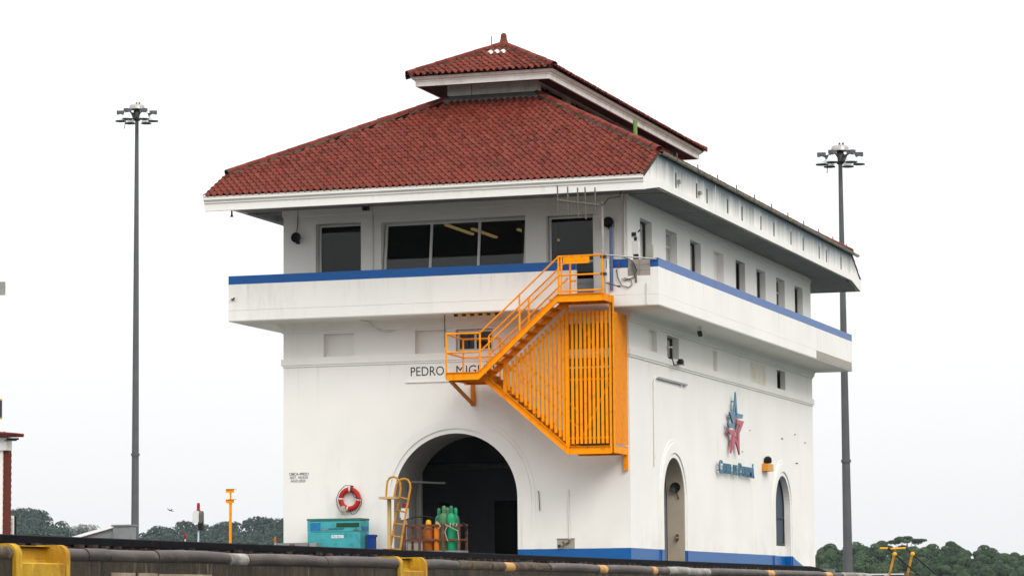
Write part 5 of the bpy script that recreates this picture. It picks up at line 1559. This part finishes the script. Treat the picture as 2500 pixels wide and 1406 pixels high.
SH = thing('concrete_stairhead', 'grey concrete shed with a sloping white topped side', 'shed', (-30.4, 33, G))
MB().prism([(-30.1, G), (-29.33, G), (-29.33, 2.50), (-30.1, 2.50)], lambda a, b, d: (a, d, b), 31.4, 31.9).build('block', 'shed', SH)
MB().prism([(-32.0, G), (-30.1, G), (-30.1, 2.44), (-31.5, 2.10), (-32.0, 1.98)], lambda a, b, d: (a, d, b), 31.5, 31.9).build('ramp_wall', 'shed', SH)
MB().bar((-32.0, 31.65, 2.03), (-30.08, 31.65, 2.50), 0.55, 0.11).build('ramp_coping', 'white', SH)
MB().box(-30.15, -29.29, 31.35, 31.95, 2.50, 2.56).build('slab', 'shed', SH)

t = thing('signal_box', 'white signal box with red beacon on a thin pale post', 'signal', (-8.5, -9.2, G))
sm(MB()).tube([(-8.52, -9.2, G), (-8.50, -9.2, 1.45)], 0.026, 8, 0.020).build('post', 'palepost', t)
m = MB().prism([(-8.64, 1.42), (-8.47, 1.42), (-8.47, 1.66), (-8.50, 1.70), (-8.60, 1.70), (-8.63, 1.66)], lambda a, b, d: (a, d, b), -9.28, -9.1)
m.build('cabinet', 'whiteframe', t)
MB().prism([(-9.27, 1.40), (-9.11, 1.40), (-9.11, 1.62)] + [(-9.19 + 0.08 * math.cos(R(a)), 1.62 + 0.08 * math.sin(R(a))) for a in range(20, 170, 20)] + [(-9.27, 1.62)], lambda a, b, d: (d, a, b), -8.468, -8.40).build('side_drum', 'side_grey', t)
MB().box(-8.50, -8.40, -9.25, -9.12, 1.22, 1.42).build('terminal_block', 'black', t)
sm(MB()).lathe([(0.055, 0), (0.04, 0.04), (0.038, 0.07), (0.04, 0.16), (0.025, 0.20), (0.0, 0.205)], (-8.51, -9.2, 1.70), (0, 0, 1), 12).build('beacon', 'reddark', t)

t = thing('target_post', 'orange post with two crossplates standing left of the house', 'post', (-11.7, 0.3, G))
MB().box(-11.755, -11.695, 0.27, 0.33, G, 2.32).build('shaft', 'orange', t)
MB().box(-11.745, -11.705, 0.28, 0.32, 2.32, 2.58).build('upper_shaft', 'orange', t)
for z in (2.27, 2.56):
    MB().box(-11.845, -11.60, 0.25, 0.26, z - 0.055, z + 0.04).build('cross_plate', 'orange', t)
    MB().box(-11.845, -11.56, 0.22, 0.36, z + 0.04, z + 0.05).build('top_plate', 'tread', t)
for x, y, z, mt, lab in ((-12.97, 0.0, 1.40, 'reddark', 'small red warning beacon between mast and signal box'), (-10.56, 0.75, 1.28, 'tread', 'small rust orange marker close to the house left corner')):
    t = thing('marker_light', lab, 'marker', (x, y, G), 'small markers near the lock edge')
    sm(MB()).tube([(x, y, G), (x, y, z - 0.16)], 0.018, 8).build('stem', 'pvc', t)
    sm(MB()).lathe([(0.03, 0), (0.036, 0.02), (0.03, 0.13), (0.012, 0.17), (0, 0.172)], (x, y, z - 0.17), (0, 0, 1), 10).build('lens', mt, t)
t = thing('edge_signboard', 'yellow framed board on a post cut by the left picture edge', 'signboard', (-6.6, -24.5, -0.012))
MB().box(-6.70, -6.60, -24.55, -24.45, -0.012, 5.85).build('post', 'darkmetal', t)
MB().box(-6.60, -6.03, -24.52, -24.48, 3.09, 3.44).build('board', 'beige', t)
for z in (3.07, 3.44):
    MB().box(-6.60, -6.00, -24.54, -24.46, z, z + 0.03).build('frame_bar', 'yellownotice', t)
MB().box(-6.035, -6.0, -24.54, -24.46, 3.10, 3.44).build('frame_bar', 'darkmetal', t)
MB().box(-6.60, -5.945, -24.53, -24.47, 5.53, 5.79).build('upper_board', 'galv', t)
# soaring bird
t = thing('soaring_bird', 'black bird gliding low over the hills left of the house', 'bird', (-69.35, 123.85, 6.13))
bb = sm(MB())
P0 = Vector((-69.35, 123.85, 6.14))
bb.tube([P0 + Vector((-0.18, 0, 0.04)), P0 + Vector((-0.08, 0, 0.03)), P0 + Vector((0.05, 0, 0)), P0 + Vector((0.2, 0, -0.03))], 0.04, 8, 0.015)
bb.add([P0 + Vector(q) for q in ((-0.10, 0.02, 0.03), (0.02, 0.02, 0.01), (-0.10, 0.45, 0.17), (-0.16, 0.35, 0.14))], [(0, 1, 2, 3)])
bb.add([P0 + Vector(q) for q in ((-0.10, -0.02, 0.03), (0.02, -0.02, 0.01), (-0.12, -0.45, 0.19), (-0.18, -0.35, 0.15))], [(0, 1, 2, 3)])
bb.add([P0 + Vector(q) for q in ((0.15, 0, -0.02), (0.30, 0.06, -0.05), (0.30, -0.06, -0.05))], [(0, 1, 2)])
bb.build('body', 'bird', t)

# ------------------------------------------------------------------ end of the lock wall, right
gt = thing('lock_gate', 'maroon lock gate top with pale edge at the end of the wall', 'gate', (8.6, -7.6, -9))
MB().box(7.3, 9.0, -9.15, -7.9, -9, -0.045).build('leaf', 'maroon', gt)
MB().box(7.3, 9.05, -9.18, -9.15, -0.05, -0.018).build('edge', 'whiteframe', gt)
MB().bar((8.55, -9.16, -0.20), (8.68, -9.16, -0.05), 0.12, 0.015, up=(0, 1, 0)).build('stripe', 'whiteframe', gt)
for i, dx in enumerate((0.0, 0.385)):
    h_ = thing('handrail', ('left', 'right')[i] + ' one of two black handrails with yellow ends at the wall end', 'handrail', (9.05 + dx, -10.75, -9), 'handrails descending at the wall end')
    y = -10.78 + dx * 0.3
    sm(MB()).tube([(8.99 + dx, y, 0.53), (9.06 + dx, y, 0.485), (9.14 + dx, y, 0.40), (9.75 + dx, y, -0.13), (10.9 + dx, y, -1.15)], 0.02, 8).build('bar', 'cable', h_)
    sm(MB()).tube([((8.82 if i == 0 else 8.66) + dx, y, 0.52 + (0.01 if i == 0 else 0)), (9.0 + dx, y, 0.53)], 0.022, 8).build('grip', 'yellowcap', h_)
    sm(MB()).tube([(9.0 + dx - 0.12, y, -0.6), (9.14 + dx, y, 0.385)], 0.028, 8).build('post', 'ladder', h_)
    sm(MB()).lathe([(0.0, -0.05), (0.045, -0.03), (0.05, 0.0), (0.045, 0.03), (0.0, 0.05)], (9.15 + dx, y, 0.40), (0, 1, 0), 12).build('knob', 'yellowcap', h_)
    MB().box(8.75 + dx, 9.05 + dx, y - 0.1, y + 0.1, -9, -0.58).build('footing', 'lockwall', h_)

# ------------------------------------------------------------------ hills and trees
CAM = Vector((21.995, -78.341, -0.588))
FW, RT = Vector((-0.3071, 0.9517, 0)), Vector((0.9517, 0.3071, 0))
def place(lat, dep, z):
    p = CAM + RT * lat + FW * dep
    return Vector((p.x, p.y, z))
def leaves(V_, F_, T_, c, rad, n, size, rng, tint, flat=1.0):
    """n leaf-clump quads spread over a lumpy ellipsoid shell"""
    for _ in range(n):
        d = Vector((rng.gauss(0, 1), rng.gauss(0, 1), rng.gauss(0, 1)))
        if d.length < 1e-3:
            continue
        d.normalize()
        if d.z < -0.35 and rng.random() < 0.7:
            d.z = -d.z
        q = rng.uniform(0.62, 1.0) ** 0.5
        p = c + Vector((d.x * rad[0], d.y * rad[1], d.z * rad[2])) * q
        nrm = (d + Vector((rng.uniform(-.5, .5), rng.uniform(-.5, .5), rng.uniform(-.2, .6)))).normalized()
        a = nrm.cross(Vector((rng.uniform(-1, 1), rng.uniform(-1, 1), 0.3))).normalized()
        b = nrm.cross(a)
        s = size * rng.uniform(0.6, 1.4)
        k = len(V_)
        V_ += [tuple(p + a * s), tuple(p + b * s * 0.7), tuple(p - a * s), tuple(p - b * s * 0.7)]
        F_.append((k, k + 1, k + 2, k + 3))
        T_.append(min(1, max(0, tint + rng.uniform(-0.25, 0.25))))
def leaf_mesh(name, V_, F_, T_, mat):
    me = bpy.data.meshes.new(name)
    me.from_pydata(V_, [], F_)
    at = me.attributes.new("tint", 'FLOAT', 'FACE')
    at.data.foreach_set('value', T_)
    me.materials.append(MAT[mat])
    return me
def tree_proto(seed, h, w_, lobes, nleaf, size, flat=False, mat='leaf'):
    rng = random.Random(seed)
    V_, F_, T_ = [], [], []
    tr = sm(MB())
    tr.tube([(0, 0, -2), (0.1, 0, h * 0.3), (0.0, 0.1, h * 0.6)], h * 0.030, 8, h * 0.018)
    for i in range(lobes):
        a = 2 * math.pi * i / lobes + rng.uniform(-.4, .4)
        rr = w_ * 0.5 * (rng.uniform(0.25, 0.75) if i else 0)
        if flat:
            c = Vector((rr * 1.25 * math.cos(a), rr * 1.25 * math.sin(a), h * (0.93 - 0.14 * (rr / w_) - rng.uniform(0, .15))))
            rad = (w_ * rng.uniform(.10, .20), w_ * rng.uniform(.10, .20), h * rng.uniform(.035, .08))
        else:
            c = Vector((rr * math.cos(a), rr * math.sin(a), h * (0.78 - 0.5 * (rr / w_) + rng.uniform(-.16, .07))))
            q = rng.uniform(.17, .27)
            rad = (w_ * q, w_ * q * rng.uniform(.85, 1.1), w_ * q * rng.uniform(.55, .85))
        leaves(V_, F_, T_, c, rad, nleaf // lobes, size, rng, rng.uniform(0.15, 0.85))
        tr.tube([(0.0, 0.0, h * (0.35 if not flat else 0.5)), (c.x * 0.5, c.y * 0.5, (h * 0.45 + c.z) / 2), tuple(c)], h * 0.012, 6, h * 0.004)
    return tr.mesh('trunk', 'bark'), leaf_mesh('crown', V_, F_, T_, mat)
def add_tree(name, protos, loc, s, rz, label, group):
    t = bpy.data.objects.new(name, None)
    register(t, None, loc)
    t.rotation_euler.z = rz
    t.scale = (s, s, s)
    tag(t, label, 'tree', group)
    for nm, me in zip(('trunk', 'crown'), protos):
        o = bpy.data.objects.new(nm, me)
        COL.objects.link(o)
        o.parent = t
    return t
rng = random.Random(11)
PR = [tree_proto(s, 9.0, w_, lb, 5200, 0.27) for s, w_, lb in ((1, 8.5, 11), (2, 7.5, 9), (3, 9.5, 13), (4, 7.0, 8), (5, 10.5, 14))]
PFLAT = tree_proto(31, 11.0, 11.5, 10, 2400, 0.30, flat=True)
prof_r = [(1850, 1318), (1990, 1318), (2060, 1326), (2105, 1311), (2160, 1308), (2250, 1326), (2290, 1311), (2345, 1314), (2400, 1332), (2440, 1325), (2500, 1343), (2580, 1350), (2800, 1345)]
def interp(tab, x):
    for (x0, y0), (x1, y1) in zip(tab[:-1], tab[1:]):
        if x <= x1:
            t = max(0, (x - x0) / (x1 - x0))
            return y0 + (y1 - y0) * t
    return tab[-1][1]
FL = 7407.9
for row, (dep, off, n) in enumerate(((930, 0, 15), (880, 14, 15), (830, 30, 14), (780, 48, 14), (735, 66, 12))):
    for i in range(n):
        px = 1880 + (2760 - 1880) * (i + rng.uniform(0.15, 0.85)) / n
        d = dep + rng.uniform(-15, 15)
        top = -0.588 + (1447 - interp(prof_r, px) - off + rng.uniform(-5, 5)) * d / FL
        h = rng.uniform(8.2, 10.2)
        lab = 'broad green tree of the wooded bank behind the handrails' if row >= 3 else 'green tree on the wooded skyline right of the house'
        add_tree('broadleaf_tree', PR[rng.randrange(5)], place((px - 1250) * d / FL, d, top - h * 0.90), h / 9.0, rng.uniform(0, 6.28), lab, 'front trees of the right wooded bank' if row >= 3 else 'skyline trees right of the house')
for px, ty, d in ((2308, 1332, 845), (2318, 1350, 800), (2290, 1338, 862), (2335, 1342, 820), (1995, 1335, 850), (2010, 1350, 800)):
    h = 9.4
    add_tree('broadleaf_tree', PR[rng.randrange(5)], place((px - 1250) * d / FL, d, -0.588 + (1447 - ty) * d / FL - h * 0.9), h / 9.0, rng.uniform(0, 6.28), 'green tree on the wooded skyline right of the house', 'skyline trees right of the house')
d = 915
px = 2207
add_tree('umbrella_tree', PFLAT, place((px - 1250) * d / FL, d, -0.588 + (1447 - 1296) * d / FL - 10.6), 1.0, 0.5, 'flat topped spreading tree rising above the right wooded skyline', None)
# ground below the wooded bank and the far hill
def terrain(name, lat0, lat1, rows, mat, nx=40):
    m = sm(MB())
    for d, zfun in rows:
        for i in range(nx + 1):
            lat = (lat0 + (lat1 - lat0) * i / nx) * d / rows[0][0]
            m.v.append(tuple(place(lat, d, zfun(lat, d))))
    for j in range(len(rows) - 1):
        for i in range(nx):
            a = j * (nx + 1) + i
            m.f.append((a, a + 1, a + nx + 2, a + nx + 1))
    return struct(name, m, mat)
MAT['hillside'] = pmat("hillside_undergrowth", (0.022, 0.034, 0.018), 0.95, var=0.5, scale=0.3)
def zr(off):
    return lambda lat, d: -0.588 + (1447 - interp(prof_r, 1250 + lat * FL / d) - off) * d / FL - 5.5
terrain('wooded_bank', 55, 165, [(690, lambda l, d: -7.2), (735, zr(66)), (780, zr(48)), (830, zr(30)), (880, zr(14)), (930, zr(0)), (1050, lambda l, d: -2)], 'hillside')
prof_l = [(-200, 1244), (22, 1241), (60, 1237), (98, 1244), (112, 1264), (150, 1272), (180, 1283), (240, 1292), (300, 1304), (345, 1302), (370, 1288), (400, 1284), (430, 1274), (470, 1273), (500, 1284), (530, 1277), (575, 1276), (600, 1267), (640, 1263), (662, 1270), (700, 1264), (900, 1262)]
def zl(off, sink):
    return lambda lat, d: -0.588 + (1470 - interp(prof_l, 1250 + lat * FL / d) - off) * d / FL - sink
terrain('hill', -330, -55, [(1350, lambda l, d: -7.2), (1450, zl(80, 5)), (1600, zl(45, 6)), (1750, zl(12, 6)), (1800, zl(3, 6)), (2000, zl(30, 6))], 'hillside', 70)
V_, F_, T_ = [], [], []
for i in range(760):
    s = (i % 10) / 9.0
    px = rng.uniform(-160, 820)
    d = 1800 - 380 * s + rng.uniform(-15, 15)
    off = 95 * s
    top = -0.588 + (1470 - interp(prof_l, px) - off + rng.uniform(-4, 3)) * d / FL
    r_ = rng.uniform(3.6, 6.8)
    leaves(V_, F_, T_, place((px - 1250) * d / FL, d, top - r_ * 0.6), (r_, r_, r_ * 0.8), 120, 0.85, rng, rng.uniform(0.05, 0.9))
o = bpy.data.objects.new('forest', leaf_mesh('forest', V_, F_, T_, 'leaf_far'))
register(o, None, (0, 0, 0))
tag(o, 'dark forest covering the low hills left of the house', 'forest', kind='stuff')
# pale bare tree on the hill, dark near trees by the brick house
rp = random.Random(5)
V_, F_, T_ = [], [], []
for i in range(9):
    c = Vector((rp.uniform(-6, 6), rp.uniform(-4, 4), 12 - abs(rp.gauss(0, 1.3)) ))
    leaves(V_, F_, T_, c, (3.2, 3.2, 2.2), 90, 0.42, rp, rp.uniform(.2, .8))
tr = sm(MB()).tube([(0, 0, -4), (0, 0, 6)], 0.6, 8, 0.35)
for i in range(12):
    a = rp.uniform(0, 6.28)
    tr.tube([(0, 0, 3 + i * 0.3), (3 * math.cos(a), 3 * math.sin(a), 8 + i * 0.1), (6.5 * math.cos(a), 5 * math.sin(a), 11.5)], 0.22, 6, 0.06)
d = 1640
add_tree('bare_tree', (tr.mesh('trunk', 'bark'), leaf_mesh('crown', V_, F_, T_, 'twig')), place((207 - 1250) * d / FL, d, -0.588 + (1461 - 1268) * d / FL - 13.2), 1.0, 0, 'pale almost bare tree on the hill above the concrete shed', None)
PD = tree_proto(21, 5.0, 6.0, 10, 2200, 0.20, mat='leaf_dark')
for px, ty, d, lab in ((50, 1288, 330, 'dark green bushy tree right beside the pierced block screen'), (82, 1283, 345, 'dark green bushy tree in the middle below the left hill'), (-20, 1284, 335, 'dark green bushy tree behind the brick house'), (108, 1293, 340, 'smallest dark green bushy tree below the left hill')):
    add_tree('bushy_tree', PD, place((px - 1250) * d / FL, d, -0.588 + (1461 - ty) * d / FL - 4.9), 1.0, px * 0.1, lab, None)
MB_near = MB().box(-160, -60, 200, 330, -9, 0.9)
struct('far_bank', MB_near, 'hillside')

# thin humid air: far hills go slightly blue
hz = MB().box(-1400, 700, -200, 2300, -8.2, 75)
hm = bpy.data.materials.new("humid_air")
hm.use_nodes = True
hm.node_tree.nodes.clear()
ho = hm.node_tree.nodes.new("ShaderNodeOutputMaterial")
hv = hm.node_tree.nodes.new("ShaderNodeVolumePrincipled")
hv.inputs['Color'].default_value = (0.72, 0.88, 1.0, 1)
hv.inputs['Density'].default_value = 0.00004
hm.node_tree.links.new(hv.outputs[0], ho.inputs['Volume'])
MAT['haze'] = hm
tag(hz.build('haze', 'haze'), 'thin bluish haze in the air', 'haze', kind='stuff')
